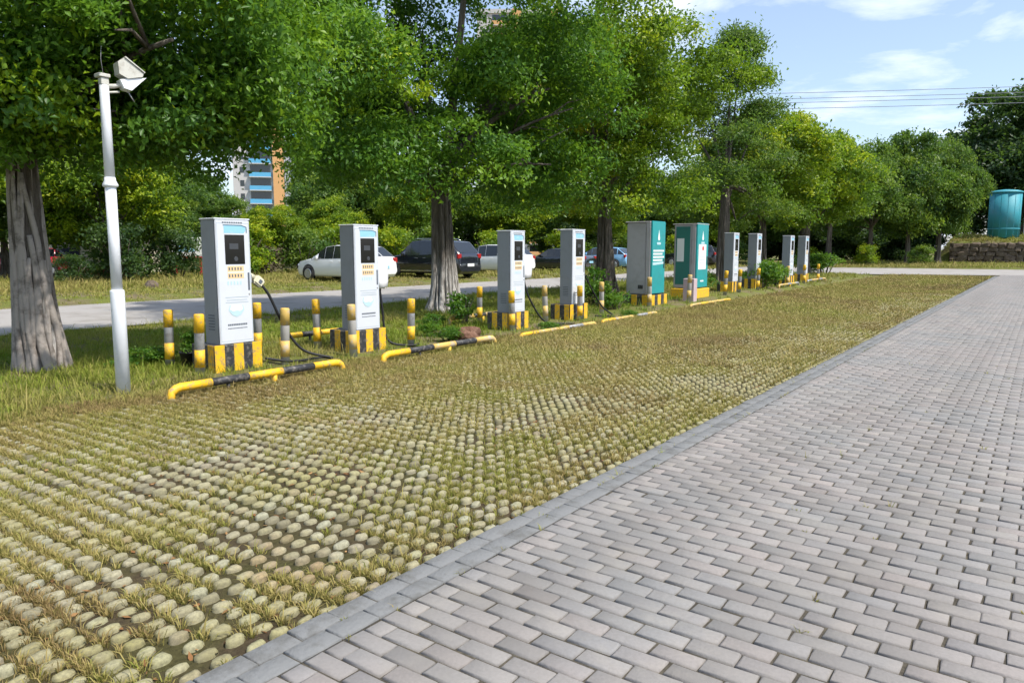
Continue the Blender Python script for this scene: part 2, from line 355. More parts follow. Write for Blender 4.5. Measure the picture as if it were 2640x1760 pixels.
gx = np.concatenate([[-900, -400, -200, -120, -80, -60, -50], np.arange(-44, -22, 0.8), np.arange(-22, -7, 0.25), np.arange(-7, 4, 1.0), np.arange(4, 30, 3), [40, 70, 150, 400, 900]])
gy = np.concatenate([[-900, -300, -100, -40, -15], np.arange(-6, 50, 0.45), np.arange(50, 88, 1.2), np.arange(88, 100, 0.4), [104, 110, 120, 140, 180, 260, 420, 900, 2000]])
GX, GY = np.meshgrid(gx, gy); V = np.stack([GX, GY, gh(GX, GY)], -1).reshape(-1, 3)
nx, ny = len(gx), len(gy); ii = np.arange(nx * ny).reshape(ny, nx)
F = np.stack([ii[:-1, :-1], ii[:-1, 1:], ii[1:, 1:], ii[1:, :-1]], -1).reshape(-1, 4)
tag(obj('ground', mesh_np('ground', V, F, smooth=True), M_GROUND), kind='structure')

def sheet(name, pts, z, mat):
    b = MB(); b.poly([(x, y, z) for x, y in pts], [list(range(len(pts)))]); return tag(b.build(name, mat), kind='structure')
def wavy(x, y0, y1, amp, s, n=90):
    ys = np.linspace(y0, y1, n); return [(float(x + amp * (fbm(np.array([yy * 0.6]), np.array([s * 7.1]), s)[0] - 0.5) * 2), float(yy)) for yy in ys]
road = sheet('road', wavy(-14.9, -40, 49.5, 0.5, 3) + [(-14.9, 66.5), (-21.6, 66.5)] + wavy(-21.6, -40, 66, 0.35, 4)[::-1], -0.02, M_ROAD)
xr = sheet('cross_road', [(-14.85, 49.6 - 1.2), (-2.2, 52.5), (40, 62), (40, 76), (-9, 68), (-14.85, 66.4)], -0.016, M_ROAD)
lane = sheet('paved_lane', [(-2.13, -12), (14, -12), (14, 56), (-2.13, 52.4)], -0.011, M_JOINT)
far = obj('distant_paving', None); COL.objects.unlink(far); bpy.data.objects.remove(far)
b = MB(); b.poly([(-2.12, 25.02, -0.002), (2.88, 25.02, -0.002), (2.88, -6, -0.002), (13.9, -6, -0.002), (13.9, 55.9, -0.002), (-2.12, 52.3, -0.002)], [[0, 1, 2, 3, 4, 5]])
tag(b.build('distant_paving', M_BRICKFAR, lane), kind='stuff')
field = sheet('grass_paving', [(-7.9, -12), (-2.335, -12), (-2.335, 52.3), (-7.9, 49.9)], -0.030, M_PAVSOIL)

def in_view(x, y, margin=0.0):
    c, s = math.cos(YAW), math.sin(YAW)
    xr_ = x * c + y * s; fw = -x * s + y * c; up = -EYE
    d = fw * math.cos(PITCH) - up * math.sin(PITCH); u = fw * math.sin(PITCH) + up * math.cos(PITCH)
    px = 1320 + 1907 * xr_ / np.maximum(d, 0.01); py = 880 - 1907 * u / np.maximum(d, 0.01)
    return (d > 0.1) & (px > 5 - margin) & (px < 2635 + margin) & (py < 1755 + margin)

# ---- paving bricks: the 300 nearest in view as parts, the rest joined
def brick_np(lx, ly, ch=0.006, dep=0.05):
    V = []
    for (hx, hy, z) in ((lx / 2, ly / 2, -dep), (lx / 2, ly / 2, -ch), (lx / 2 - ch * 1.3, ly / 2 - ch * 1.3, 0)):
        V += [(-hx, -hy, z), (hx, -hy, z), (hx, hy, z), (-hx, hy, z)]
    Fq = [(0, 1, 5, 4), (1, 2, 6, 5), (2, 3, 7, 6), (3, 0, 4, 7), (4, 5, 9, 8), (5, 6, 10, 9), (6, 7, 11, 10), (7, 4, 8, 11), (8, 9, 10, 11)]
    return np.array(V), np.array(Fq)
def many(V, Fq, P, rz=None, tilt=None, sc=None):
    n = len(P); A = np.repeat(V[None], n, 0)
    if sc is not None: A = A * sc[:, None, :]
    if tilt is not None: A[:, :, 2] += A[:, :, 0] * tilt[:, :1] + A[:, :, 1] * tilt[:, 1:]
    if rz is not None:
        c = np.cos(rz)[:, None]; s = np.sin(rz)[:, None]; x = A[:, :, 0] * c - A[:, :, 1] * s; y = A[:, :, 0] * s + A[:, :, 1] * c; A[:, :, 0] = x; A[:, :, 1] = y
    A = A + P[:, None, :]
    return A.reshape(-1, 3), (Fq[None] + (np.arange(n) * len(V))[:, None, None]).reshape(-1, Fq.shape[1])
BP = []
for r in range(-30, 250):
    y = BY0 + BH * (r + 0.5); o = 0.5 * (r % 2)
    for c in range(0, 26):
        x0 = BX0 + BW * (c - o); x1 = x0 + BW
        half = False
        if x0 < BX0 - 0.01: x0 = BX0; half = True
        if (x0 + x1) / 2 > 2.88: continue
        BP.append(((x0 + x1) / 2, y, 1.0 if half else 0.0))
BP = np.array(BP); nB = len(BP)
jz = RNG.normal(0, 0.0011, nB); jr = RNG.normal(0, 0.010, nB); jt = RNG.normal(0, 0.005, (nB, 2)); jxy = RNG.normal(0, 0.0014, (nB, 2))
sunk = RNG.uniform(0, 1, nB) < 0.05; jz[sunk] -= RNG.uniform(0.002, 0.005, sunk.sum()); jt[sunk] += RNG.normal(0, 0.018, (sunk.sum(), 2)); jz += 0.006 * (fbm(BP[:, 0] * 0.8, BP[:, 1] * 0.8, 171) - 0.5)
vis = in_view(BP[:, 0], BP[:, 1]); dist = np.hypot(BP[:, 0], BP[:, 1])
order = np.argsort(np.where(vis, dist, 1e9))[:300]; single = np.zeros(nB, bool); single[order] = True
bvar = []
for k in range(4):
    Vb, Fb = brick_np(0.1930 - 0.001 * k, 0.0872 - 0.0008 * k, 0.004 + 0.0009 * k)
    Vb = Vb.copy(); Vb[4:, :2] += RNG.normal(0, 0.0022, (8, 2)); Vb[8:, 2] += RNG.normal(0, 0.0012, 4)
    bvar.append((Vb, Fb, mesh_np('brick', Vb, Fb)))
Vh, Fh = brick_np(0.0915, 0.0915); mh = mesh_np('half_brick', Vh, Fh)
for m_ in [q[2] for q in bvar] + [mh]: m_.materials.append(M_BRICK)
for i in np.nonzero(single)[0]:
    o = bpy.data.objects.new('brick', mh if BP[i, 2] else bvar[i % 4][2]); COL.objects.link(o); o.parent = lane
    o.location = (BP[i, 0] + jxy[i, 0], BP[i, 1] + jxy[i, 1], jz[i]); o.rotation_euler = (jt[i, 1], -jt[i, 0], jr[i])
VV, FF, base = [], [], 0
for k in range(5):
    sel = ~single & (BP[:, 2] == 1) if k == 4 else ~single & (BP[:, 2] == 0) & (np.arange(nB) % 4 == k)
    if not sel.any(): continue
    Pk = np.column_stack([BP[sel, 0] + jxy[sel, 0], BP[sel, 1] + jxy[sel, 1], jz[sel]])
    a, f = many(*( (Vh, Fh) if k == 4 else bvar[k][:2]), Pk, jr[sel], jt[sel]); VV.append(a); FF.append(f + base); base += len(a)
tag(obj('brick_field', mesh_np('brick_field', np.concatenate(VV), np.concatenate(FF)), M_BRICK, lane), kind='stuff')

# ---- kerb of two rows of grey blocks
kerb = sheet('kerb', [(-2.338, -8), (-2.118, -8), (-2.118, 52), (-2.338, 52)], -0.007, M_JOINT)
Vk, Fk = brick_np(0.105, 0.193, 0.004); mk = mesh_np('kerb_block', Vk, Fk); mk.materials.append(M_KERB)
KP = np.array([(-2.283 + 0.110 * c, -6 + 0.2 * r + 0.1 * c + 0.02, 0.0) for r in range(0, 280) for c in (0, 1)])
kv = in_view(KP[:, 0], KP[:, 1]); ks = np.zeros(len(KP), bool); ks[np.argsort(np.where(kv, np.hypot(KP[:, 0], KP[:, 1]), 1e9))[:200]] = True
kz = RNG.normal(0.002, 0.0025, len(KP)); kr = RNG.normal(0, 0.006, len(KP))
for i in np.nonzero(ks)[0]:
    o = bpy.data.objects.new('kerb_block', mk); COL.objects.link(o); o.parent = kerb; o.location = (KP[i, 0], KP[i, 1], kz[i]); o.rotation_euler = (RNG.normal(0, .006), RNG.normal(0, .008), kr[i])
a, f = many(Vk, Fk, np.column_stack([KP[~ks, :2], kz[~ks]]), kr[~ks])
tag(obj('kerb_block_run', mesh_np('kerb_block_run', a, f), M_KERB, kerb), kind='stuff')

# ---- grass pavers: rounded concrete knobs on a grid
def hump_np(n, prof, hx, hy, jit=0.0):
    V = []; F = []
    for (s, z) in prof:
        for j in range(n):
            a = 2 * math.pi * (j + 0.5) / n; cx_, sy_ = math.cos(a), math.sin(a)
            e = 0.92; V.append((hx * s * math.copysign(abs(cx_) ** e, cx_), hy * s * math.copysign(abs(sy_) ** e, sy_), z))
    V.append((0, 0, prof[-1][1] + 0.003)); V = np.array(V)
    for i in range(len(prof) - 1):
        for j in range(n):
            a0, a1, b0, b1 = i * n + j, i * n + (j + 1) % n, (i + 1) * n + j, (i + 1) * n + (j + 1) % n
            F += [(a0, a1, b1), (a0, b1, b0)]
    t = len(V) - 1; q = (len(prof) - 1) * n
    F += [(q + j, q + (j + 1) % n, t) for j in range(n)]
    if jit: V[n:, :] += RNG.normal(0, jit, (len(V) - n, 3))
    return V, np.array(F)
HP = np.array([(-2.330 - 0.0975 * (c + 0.5), 0.1265 * (r + 0.59), -0.040) for r in range(-8, 230) for c in range(0, 50)]); HP[:, 2] += 0.004
nH = len(HP); hxy = RNG.normal(0, 0.004, (nH, 2)); HP[:, :2] += hxy
HP[:, 2] += RNG.normal(0, 0.004, nH) - 0.012 * sstep(-5.5, -7.2, HP[:, 0]) - 0.010 * sstep(9, 20, HP[:, 1]) * sstep(-3.2, -4.4, HP[:, 0])
hr = RNG.normal(0, 0.12, nH); hs = np.column_stack([RNG.normal(1, 0.07, nH), RNG.normal(1, 0.07, nH), RNG.normal(1, 0.08, nH)]); ht = RNG.normal(0, 0.06, (nH, 2))
hv = in_view(HP[:, 0], HP[:, 1]); hsn = np.zeros(nH, bool); hsn[np.argsort(np.where(hv, np.hypot(HP[:, 0], HP[:, 1]), 1e9))[:300]] = True
prof = [(1.12, -0.01), (1.04, 0.016), (0.93, 0.0265), (0.62, 0.0315)]
hvar = [hump_np(9, prof, 0.0260, 0.0415, 0.0016) for _ in range(5)]; hmesh = [mesh_np('paver_knob', *q, smooth=True) for q in hvar]
for q in hmesh: q.materials.append(M_HUMP)
for i in np.nonzero(hsn)[0]:
    o = bpy.data.objects.new('paver_knob', hmesh[i % 5]); COL.objects.link(o); o.parent = field
    o.location = HP[i]; o.rotation_euler = (ht[i, 1], -ht[i, 0], hr[i]); o.scale = hs[i]
lo = [hump_np(6, [(1.03, -0.01), (0.97, 0.024), (0.6, 0.036)], 0.027, 0.041, 0.002) for _ in range(5)]
VV, FF, base = [], [], 0
for near in (0, 1):
    for k in range(5):
        sel = ~hsn & (np.arange(nH) % 5 == k) & ((HP[:, 1] < 7) if near else (HP[:, 1] >= 7))
        a, f = many(*(hvar[k] if near else lo[k]), HP[sel], hr[sel], ht[sel], hs[sel]); VV.append(a); FF.append(f + base); base += len(a)
tag(obj('paver_knob_field', mesh_np('paver_knob_field', np.concatenate(VV), np.concatenate(FF), smooth=True), M_HUMP, field), kind='stuff')

# ------------------------------------------------------------------ grass
def blades(P, h, wd, lean, tint, az=None):
    """bent blades: 5 vertices, 3 triangles each"""
    n = len(P); az = RNG.uniform(0, 2 * np.pi, n) if az is None else az
    d = np.column_stack([np.cos(az), np.sin(az), np.zeros(n)]); s = np.column_stack([-np.sin(az), np.cos(az), np.zeros(n)])
    rot = RNG.uniform(0, np.pi, n); s = s * np.cos(rot)[:, None] + d * np.sin(rot)[:, None]
    up = np.array([0, 0, 1.0]); L = lean[:, None]; H = h[:, None]; W = wd[:, None]
    b0 = P - s * W / 2; b1 = P + s * W / 2; mid = P + up * H * 0.6 + d * L * H * 0.3
    m0 = mid - s * W * 0.38; m1 = mid + s * W * 0.38; tip = P + up * H * (1 - 0.25 * L) + d * L * H
    V = np.stack([b0, b1, m0, m1, tip], 1).reshape(-1, 3)
    F = (np.array([(0, 1, 3), (0, 3, 2), (2, 3, 4)])[None] + (np.arange(n) * 5)[:, None, None]).reshape(-1, 3)
    return V, F, np.repeat(tint, 5)
def gcat(L):
    VV, FF, TT, base = [], [], [], 0
    for v, f, t in L: VV.append(v); FF.append(f + base); TT.append(t); base += len(v)
    return np.concatenate(VV), np.concatenate(FF), np.concatenate(TT)
def scatter(x0, x1, y0, y1, n): return np.column_stack([RNG.uniform(x0, x1, n), RNG.uniform(y0, y1, n)])
def tufts(C, k, spread):
    n = len(C); P = np.repeat(C, k, 0); a = RNG.uniform(0, 2 * np.pi, n * k); r = np.abs(RNG.normal(0, spread, n * k)); return P + np.column_stack([np.cos(a) * r, np.sin(a) * r]), a
G = []
def cover(x, y):
    """how much grass has closed over the pavers: thick by the charging posts, thin by the lane"""
    e = 0.36 + 0.75 * sstep(-2.9, -4.8, x) * sstep(3.2, 7.0, y) + 0.36 * sstep(-4.4, -6.6, x) + 0.25 * sstep(6, 16, y)
    return np.clip(e + 1.7 * (fbm(x * 0.75, y * 0.75, 21, 5) - 0.52) + 1.3 * (fbm(x * 3.6, y * 3.6, 31, 3) - 0.5), 0.0, 1)
for (y0, y1, n, k, hm, wm) in ((0.3, 4.5, 21000, 20, 0.034, 0.0042), (4.5, 9, 17000, 14, 0.040, 0.0055), (9, 18, 20000, 9, 0.048, 0.008), (18, 33, 15000, 7, 0.055, 0.014), (33, 50, 8000, 5, 0.06, 0.022)):
    C = scatter(-7.7, -2.36, y0, y1, n); cv = cover(C[:, 0], C[:, 1])
    C = C[RNG.uniform(0, 1, len(C)) < cv ** 1.1]; 
    # grass roots in the gaps between the knobs
    if y0 < 9:
        fy = (C[:, 1] / 0.1265 - 0.09) % 1.0; C[:, 1] += np.where(RNG.uniform(0, 1, len(C)) < 0.8, (np.where(fy > 0.5, 1.0, 0.0) - fy) * 0.1265 * 0.85, 0)
    P, a = tufts(C, k, 0.019 + 0.02 * (y0 > 8)); nn = len(P)
    t = (0.33 if y0 < 4 else 0.33 if y0 < 9 else 0.30) + 0.55 * (fbm(P[:, 0] * 0.9, P[:, 1] * 0.9, 41) - 0.5) + RNG.normal(0, 0.12, nn); t -= 0.20 * (fbm(P[:, 0] * 0.9, P[:, 1] * 0.9, 47) > 0.60)
    h = hm * RNG.lognormal(0, 0.4, nn)
    G.append(blades(np.column_stack([P, np.full(nn, -0.031)]), h, wm * RNG.uniform(0.7, 1.4, nn), RNG.uniform(0.2, 1.35, nn), np.clip(t, 0, 1), a))
C = np.concatenate([np.column_stack([RNG.choice([-2.115, -2.335, -2.225], 90) + RNG.normal(0, .004, 90), RNG.uniform(1, 14, 90)]), np.column_stack([RNG.uniform(-2.1, 1, 45), BY0 + BH * RNG.integers(15, 120, 45)])])
P, a = tufts(C, 9, 0.012); nn = len(P); G.append(blades(np.column_stack([P, np.full(nn, -0.01)]), 0.022 * RNG.lognormal(0, 0.4, nn), 0.004 * RNG.uniform(0.7, 1.4, nn), RNG.uniform(0.3, 1.3, nn), np.clip(0.45 + RNG.normal(0, .15, nn), 0, 1), a))
V, F, T = gcat(G); me = mesh_np('paver_grass', V, F, tint=T)
LT = scatter(-7.6, -2.3, 0.5, 9.5, 9000); LT = LT[RNG.uniform(0, 1, len(LT)) < np.clip(0.15 + 2.2 * (fbm(LT[:, 0] * 1.3, LT[:, 1] * 1.3, 131) - 0.45), 0, 1)]
nl_ = len(LT); aa = RNG.uniform(0, 6.28, nl_); ll = RNG.uniform(0.008, 0.024, nl_)[:, None]; ww_ = ll * RNG.uniform(0.25, 0.6, nl_)[:, None]
dd = np.column_stack([np.cos(aa), np.sin(aa), RNG.normal(0, .25, nl_)]); ee = np.column_stack([-np.sin(aa), np.cos(aa), RNG.normal(0, .25, nl_)]); PL = np.column_stack([LT, np.full(nl_, -0.022)]); Vl = np.stack([PL - dd * ll, PL - ee * ww_, PL + dd * ll, PL + ee * ww_], 1).reshape(-1, 3)
M_LITTER = leafmat('dry_litter', [(0.0, (0.12, 0.06, 0.03)), (0.5, (0.24, 0.12, 0.05)), (1.0, (0.36, 0.22, 0.10))], 0.1, 0.8, 0.1)
tag(obj('dry_litter', mesh_np('dry_litter', Vl, np.arange(nl_ * 4).reshape(-1, 4), tint=np.repeat(RNG.uniform(0, 1, nl_), 4)), M_LITTER), 'brown dry bits of leaf scattered among the paver knobs', 'litter', kind='stuff')
tag(obj('paver_grass', me, M_GRASS), 'short olive and straw grass growing between the paver knobs', 'grass', kind='stuff')
G = []
# rougher grass on the tree strip
for (x0, x1, y0, y1, n, k, hm, wm, tt) in ((-15.0, -7.3, 1.0, 9, 13000, 10, 0.070, 0.007, 0.66), (-15.0, -7.3, 9, 20, 9500, 9, 0.085, 0.011, 0.68), (-15.0, -7.3, 20, 46, 8000, 8, 0.10, 0.02, 0.55),
                                           (-14.5, -7.2, -1.5, 2.6, 5000, 10, 0.09, 0.006, 0.6)):
    C = scatter(x0, x1, y0, y1, n); cv = np.clip(0.62 + 1.8 * (fbm(C[:, 0] * 0.8, C[:, 1] * 0.8, 61, 4) - 0.5), 0.05, 1)
    # trodden earth round the plinths
    bare = sstep(-8.9, -8.3, C[:, 0]) * sstep(-6.9, -7.3, C[:, 0]) * sstep(4.6, 5.8, C[:, 1]); cv = cv * (1 - 0.72 * bare)
    C = C[RNG.uniform(0, 1, len(C)) < cv]; P, a = tufts(C, k, 0.05); nn = len(P)
    t = tt + 0.7 * (fbm(P[:, 0] * 0.7, P[:, 1] * 0.7, 71) - 0.5) + RNG.normal(0, 0.1, nn)
    t -= 0.22 * sstep(-8.4, -7.8, P[:, 0]) * (P[:, 1] < 5) * (P[:, 1] > 2.8)
    h = hm * RNG.lognormal(0, 0.38, nn) * (0.6 + 0.9 * fbm(P[:, 0] * 0.5, P[:, 1] * 0.5, 81))
    G.append(blades(np.column_stack([P, gh(P[:, 0], P[:, 1]) - 0.01]), h, wm * RNG.uniform(0.7, 1.4, nn), RNG.uniform(0.2, 1.0, nn), np.clip(t, 0, 1), a))
V, F, T = gcat(G); tag(obj('strip_grass', mesh_np('strip_grass', V, F, tint=T), M_GRASS), 'rough green grass on the strip under the row of trees', 'grass', kind='stuff')
G = []
for (x0, x1, y0, y1, n, k, hm, wm) in ((-36, -21.2, 3, 30, 12000, 8, 0.16, 0.022), (-40, -21.3, 30, 66, 8000, 7, 0.18, 0.035), (-21, 12, 66.5, 92, 7000, 7, 0.18, 0.04), (-9, 12, 92, 100, 2500, 7, 0.25, 0.05)):
    C = scatter(x0, x1, y0, y1, n); C = C[RNG.uniform(0, 1, n) < np.clip(0.75 + 1.2 * (fbm(C[:, 0] * 0.4, C[:, 1] * 0.4, 91) - 0.5), 0, 1)]
    if y0 == 66.5: C = C[C[:, 1] > 66.5 + np.clip((C[:, 0] + 12) * 0.17, 0, 6) + 0.8]
    P, a = tufts(C, k, 0.10); nn = len(P); t = 0.44 + 0.6 * (fbm(P[:, 0] * 0.3, P[:, 1] * 0.3, 95) - 0.5) + RNG.normal(0, 0.1, nn)
    h = hm * RNG.lognormal(0, 0.4, nn) * np.where((x0 > -37) & (x1 < -20), 0.32 + sstep(-23, -29, P[:, 0]) * 0.9, 1.0)
    G.append(blades(np.column_stack([P, gh(P[:, 0], P[:, 1]) - 0.01]), h, wm * RNG.uniform(0.7, 1.4, nn), RNG.uniform(0.2, 1.0, nn), np.clip(t, 0, 1), a))
V, F, T = gcat(G); tag(obj('verge_grass', mesh_np('verge_grass', V, F, tint=T), M_GRASS), 'yellowish rough grass on the verges beyond the pale roads', 'grass', kind='stuff')

# ------------------------------------------------------------------ trees
def unit(v): return v / np.maximum(np.linalg.norm(v, axis=1, keepdims=True), 1e-6)
def leaves(C, out_, L, W, tint, droop=0.35, fold=0.18):
    n = len(C); ax = unit(unit(RNG.normal(0, 1, (n, 3))) + 0.5 * out_ + np.array([0, 0, -droop]))
    nr = unit(unit(RNG.normal(0, 1, (n, 3))) * 0.75 + 0.95 * out_ + np.array([0, 0, 0.5])); sd_ = unit(np.cross(nr, ax)); nr = np.cross(ax, sd_)
    l = (L * RNG.uniform(0.7, 1.25, n))[:, None]; ww = (W * RNG.uniform(0.7, 1.25, n))[:, None]
    b_ = C - ax * l * 0.5; t_ = C + ax * l * 0.5 - nr * l * 0.12; p_ = C + sd_ * ww * 0.5 + nr * ww * fold; q_ = C - sd_ * ww * 0.5 + nr * ww * fold
    V = np.stack([b_, q_, t_, p_], 1).reshape(-1, 3)
    F = (np.array([(0, 1, 2), (0, 2, 3)])[None] + (np.arange(n) * 4)[:, None, None]).reshape(-1, 3)
    return V, F, np.repeat(np.clip(tint, 0, 1), 4)
def crown(name, lobes, ncl, nlf, L, W, csz, tmean=0.42, tvar=0.16, zmin=-1e9, seed=0, droop=0.35, keep_fn=None):
    """leaf clusters spread over and through a set of lobes (x, y, z, r)"""
    global RNG
    keep = RNG; RNG = np.random.default_rng(seed + 100)
    out_all = []; cen = np.mean([l[:3] for l in lobes], axis=0)
    cl = []
    for (x, y, z, r) in lobes:
        m = max(6, int(ncl * r * r)); d = unit(RNG.normal(0, 1, (m, 3))); d[:, 2] = np.where(d[:, 2] < -0.5, -d[:, 2], d[:, 2])
        rr = r * RNG.uniform(0.45, 1.06, m) ** 0.6; P = np.array([x, y, z]) + d * rr[:, None] * np.array([1, 1, 0.78]); cl.append(np.column_stack([P, d, np.full(m, RNG.normal(0, 0.09))]))
    cl = np.concatenate(cl); cl = cl[cl[:, 2] > zmin + 0.25 * RNG.normal(0, 1, len(cl))]
    if keep_fn: cl = cl[keep_fn(cl[:, 0], cl[:, 1], cl[:, 2])]
    lt = cl[:, 6]; cl = cl[:, :6]
    ct = tmean + lt + RNG.normal(0, tvar, len(cl)) + 0.24 * (RNG.uniform(0, 1, len(cl)) < 0.13)
    sz = csz * RNG.uniform(0.6, 1.35, len(cl))
    P = np.repeat(cl[:, :3], nlf, 0); d = np.repeat(unit(cl[:, 3:] + 0.55 * RNG.normal(0, 1, (len(cl), 3))), nlf, 0); n = len(P)
    P = P + RNG.normal(0, 1, (n, 3)) * np.repeat(sz, nlf)[:, None] * np.array([1, 1, 0.55])
    t = np.repeat(ct, nlf) + RNG.normal(0, 0.055, n)
    r_ = leaves(P, d, L, W, t, droop); RNG = keep
    return mesh_np(name, r_[0], r_[1], tint=r_[2]), cl[:, :3]
def lobe_set(rx, ry, z0, z1, n, r0, r1, seed, top=1.0, squeeze=0.0):
    """lobes filling an uneven crown between heights z0 and z1"""
    g = np.random.default_rng(seed); L = []
    zc_, hz_ = (z0 + z1) / 2, (z1 - z0) / 2
    while len(L) < n:
        p = g.uniform(-1, 1, 3)
        if np.linalg.norm(p) > 1 or np.linalg.norm(p) < 0.30: continue
        f = 1 - squeeze * max(0, p[2]); r = g.uniform(r0, r1)
        L.append((p[0] * rx * f, p[1] * ry * f, zc_ + p[2] * (hz_ - r * 0.5), r))
    return L
ROOTS = {}
def trunk_mesh(name, r0, h, flare=1.35, flutes=7, depth=0.10, strands=0, seed=0, limbs=(), lean=(0, 0), twigs=()):
    g = random.Random(seed); b = MB(); nseg, nr = 64, 34; ph = [g.uniform(0, 6.28) for _ in range(6)]
    rings = []
    def cent(z): t = z / h; return (lean[0] * t + 0.05 * math.sin(2.2 * t + ph[0]), lean[1] * t + 0.05 * math.sin(1.9 * t + ph[1]))
    def rad(z): t = z / h; return r0 * (1 + (flare - 1) * math.exp(-z / 0.32) + 0.12 * math.exp(-z / 0.9)) * (1 - 0.34 * t)
    for i in range(nr):
        z = -0.12 + (h + 0.12) * i / (nr - 1); c = cent(max(z, 0)); ring = []
        for j in range(nseg):
            a = 2 * math.pi * j / nseg; tw = 0.35 * z
            m_ = 1 + depth * (math.cos(flutes * a + ph[2] + tw) * 0.6 + math.cos((flutes + 4) * a + ph[3] - tw * 1.7) * 0.5 + math.cos(3 * a + ph[4] + tw * .6) * 0.5) * (1 + 0.8 * math.exp(-max(z, 0) / 0.4))
            r = rad(max(z, 0)) * m_; ring.append(b.bm.verts.new((c[0] + r * math.cos(a), c[1] + r * math.sin(a), z)))
        rings.append(ring)
    for i in range(nr - 1):
        for j in range(nseg):
            f = b.bm.faces.new((rings[i][j], rings[i][(j + 1) % nseg], rings[i + 1][(j + 1) % nseg], rings[i + 1][j])); f.smooth = True
    b.bm.faces.new(rings[-1])
    main = b; b = MB()
    for s in range(strands):      # aerial roots grown down over the trunk
        a = g.uniform(0, 6.28); da = g.choice((g.uniform(-.5, .5), g.uniform(-1.6, 1.6))); zt = h * g.uniform(0.45, 1.0); pts, rr = [], []; w_ = g.uniform(0.014, 0.045); kk = g.uniform(2, 5); p0 = g.uniform(0, 6)
        sp_ = g.uniform(1.0, 1.25)
        for q in range(16):
            t = q / 15; z = zt * (1 - t) - 0.08 * t; aa = a + da * t + 0.10 * math.sin(kk * t * 3 + p0); R_ = rad(max(z, 0)) * (1.10 + (sp_ - 1) * max(0, t - 0.55) * 2.2); c = cent(max(z, 0))
            pts.append((c[0] + R_ * math.cos(aa), c[1] + R_ * math.sin(aa), z)); rr.append(w_ * (0.7 + 0.9 * t))
        b.tube(pts, rr, 7)
    ROOTS[name] = b.mesh('aerial_roots'); b = main
    ct = cent(h)
    for (x, y, z, r) in limbs:
        s = Vector((ct[0] + g.uniform(-.1, .1), ct[1] + g.uniform(-.1, .1), h - g.uniform(0.1, 0.7))); e = Vector((x, y, z)); mid = s.lerp(e, 0.45) + Vector((g.uniform(-.25, .25), g.uniform(-.25, .25), 0.25 + g.uniform(0, .3)))
        pts = [s * (1 - t) ** 2 + mid * 2 * t * (1 - t) + e * t * t for t in [k / 7 for k in range(8)]]
        b.tube(pts, [r * (1 - 0.8 * k / 7) for k in range(8)], 7)
        for q in range(3):
            k = g.randint(3, 6); st = pts[k]; en = st + Vector((g.uniform(-1, 1), g.uniform(-1, 1), g.uniform(-0.1, 0.9))); b.tube([st, st.lerp(en, 0.5) + Vector((0, 0, .1)), en], [r * .3, r * .2, r * .08], 5)
    return b.mesh(name)
def limbs_for(lobes, n, r, seed):
    g = random.Random(seed); return [(l[0] * .95, l[1] * .95, l[2], r * g.uniform(0.5, 1)) for l in g.sample(list(lobes), min(n, len(lobes)))]
def tree(name, label, loc, trunk, crown_me, leaf, barkm, group=None, rz=0, sc=(1, 1, 1), cat='tree'):
    e = empty(name, loc, rz, label, cat, group); e.scale = sc
    obj('trunk', trunk, barkm, e); obj('crown', crown_me, leaf, e)
    if trunk.name in ROOTS and len(ROOTS[trunk.name].vertices): obj('aerial_roots', ROOTS[trunk.name], M_BARK if barkm is M_BARK else M_BARKW if trunk.name.startswith('ficus') else M_ROOTW, e)
    return e
def gz(x, y): return float(gh(np.array([x]), np.array([y]))[0])

# the row behind the charging posts
def right(x, y): return 0.812 * x + 0.583 * y
L1 = lobe_set(3.3, 3.5, 2.5, 6.6, 46, 0.8, 1.25, 1) + [(0.9, 1.3, 2.9, .75), (0.8, -1.6, 2.9, .8), (0.5, 2.0, 3.0, .7), (0.4, -2.9, 2.8, .9), (1.2, 0.2, 3.2, .8), (0.9, 2.6, 3.7, .9), (0.2, 3.4, 3.9, .9), (-0.6, 2.2, 2.9, .8), (-1.2, -1.5, 2.8, .9), (-1.4, 0.6, 2.9, .9), (1.9, 1.9, 3.55, .7), (1.6, 2.4, 3.6, .75), (2.2, 1.4, 3.8, .65), (1.3, 1.7, 3.3, .6), (0.9, -0.6, 2.95, .7), (1.1, 2.9, 4.4, .9), (2.0, 1.7, 3.05, .6), (1.7, 2.2, 3.05, .6), (2.1, 1.2, 3.15, .55), (1.3, 2.5, 3.1, .6), (0.6, 0.1, 2.75, .6), (0.4, -0.9, 2.7, .6), (0.5, 0.9, 2.75, .6), (1.2, 1.2, 2.9, .6)]
def keep1(x, y, z): return ~((np.abs(y - 0.06 * x) < 0.35) & (x > 0.2) & (z < 1.54 * x + 1.4)) & (x < 1.55 + 0.62 * (z - 1.9)) & (z > 2.40 + 0.22 * np.clip(right(x, y) - 1.3, 0, 9)) & (right(x, y) < 3.6)
c1, _ = crown('banyan_crown', L1, 34, 92, 0.096, 0.052, 0.185, 0.45, 0.12, 2.15, 1, 0.35, keep1)
tree('banyan_tree', 'thick fluted limewashed tree beside the white pole at far left', (-10.3, 4.15, -0.03), trunk_mesh('banyan_trunk', 0.195, 3.1, 1.12, 9, 0.18, 36, 5, limbs_for(L1, 14, 0.13, 3), (-0.12, -0.09)), c1, M_LEAF, M_BARKW, 'row of trees behind the charging posts')
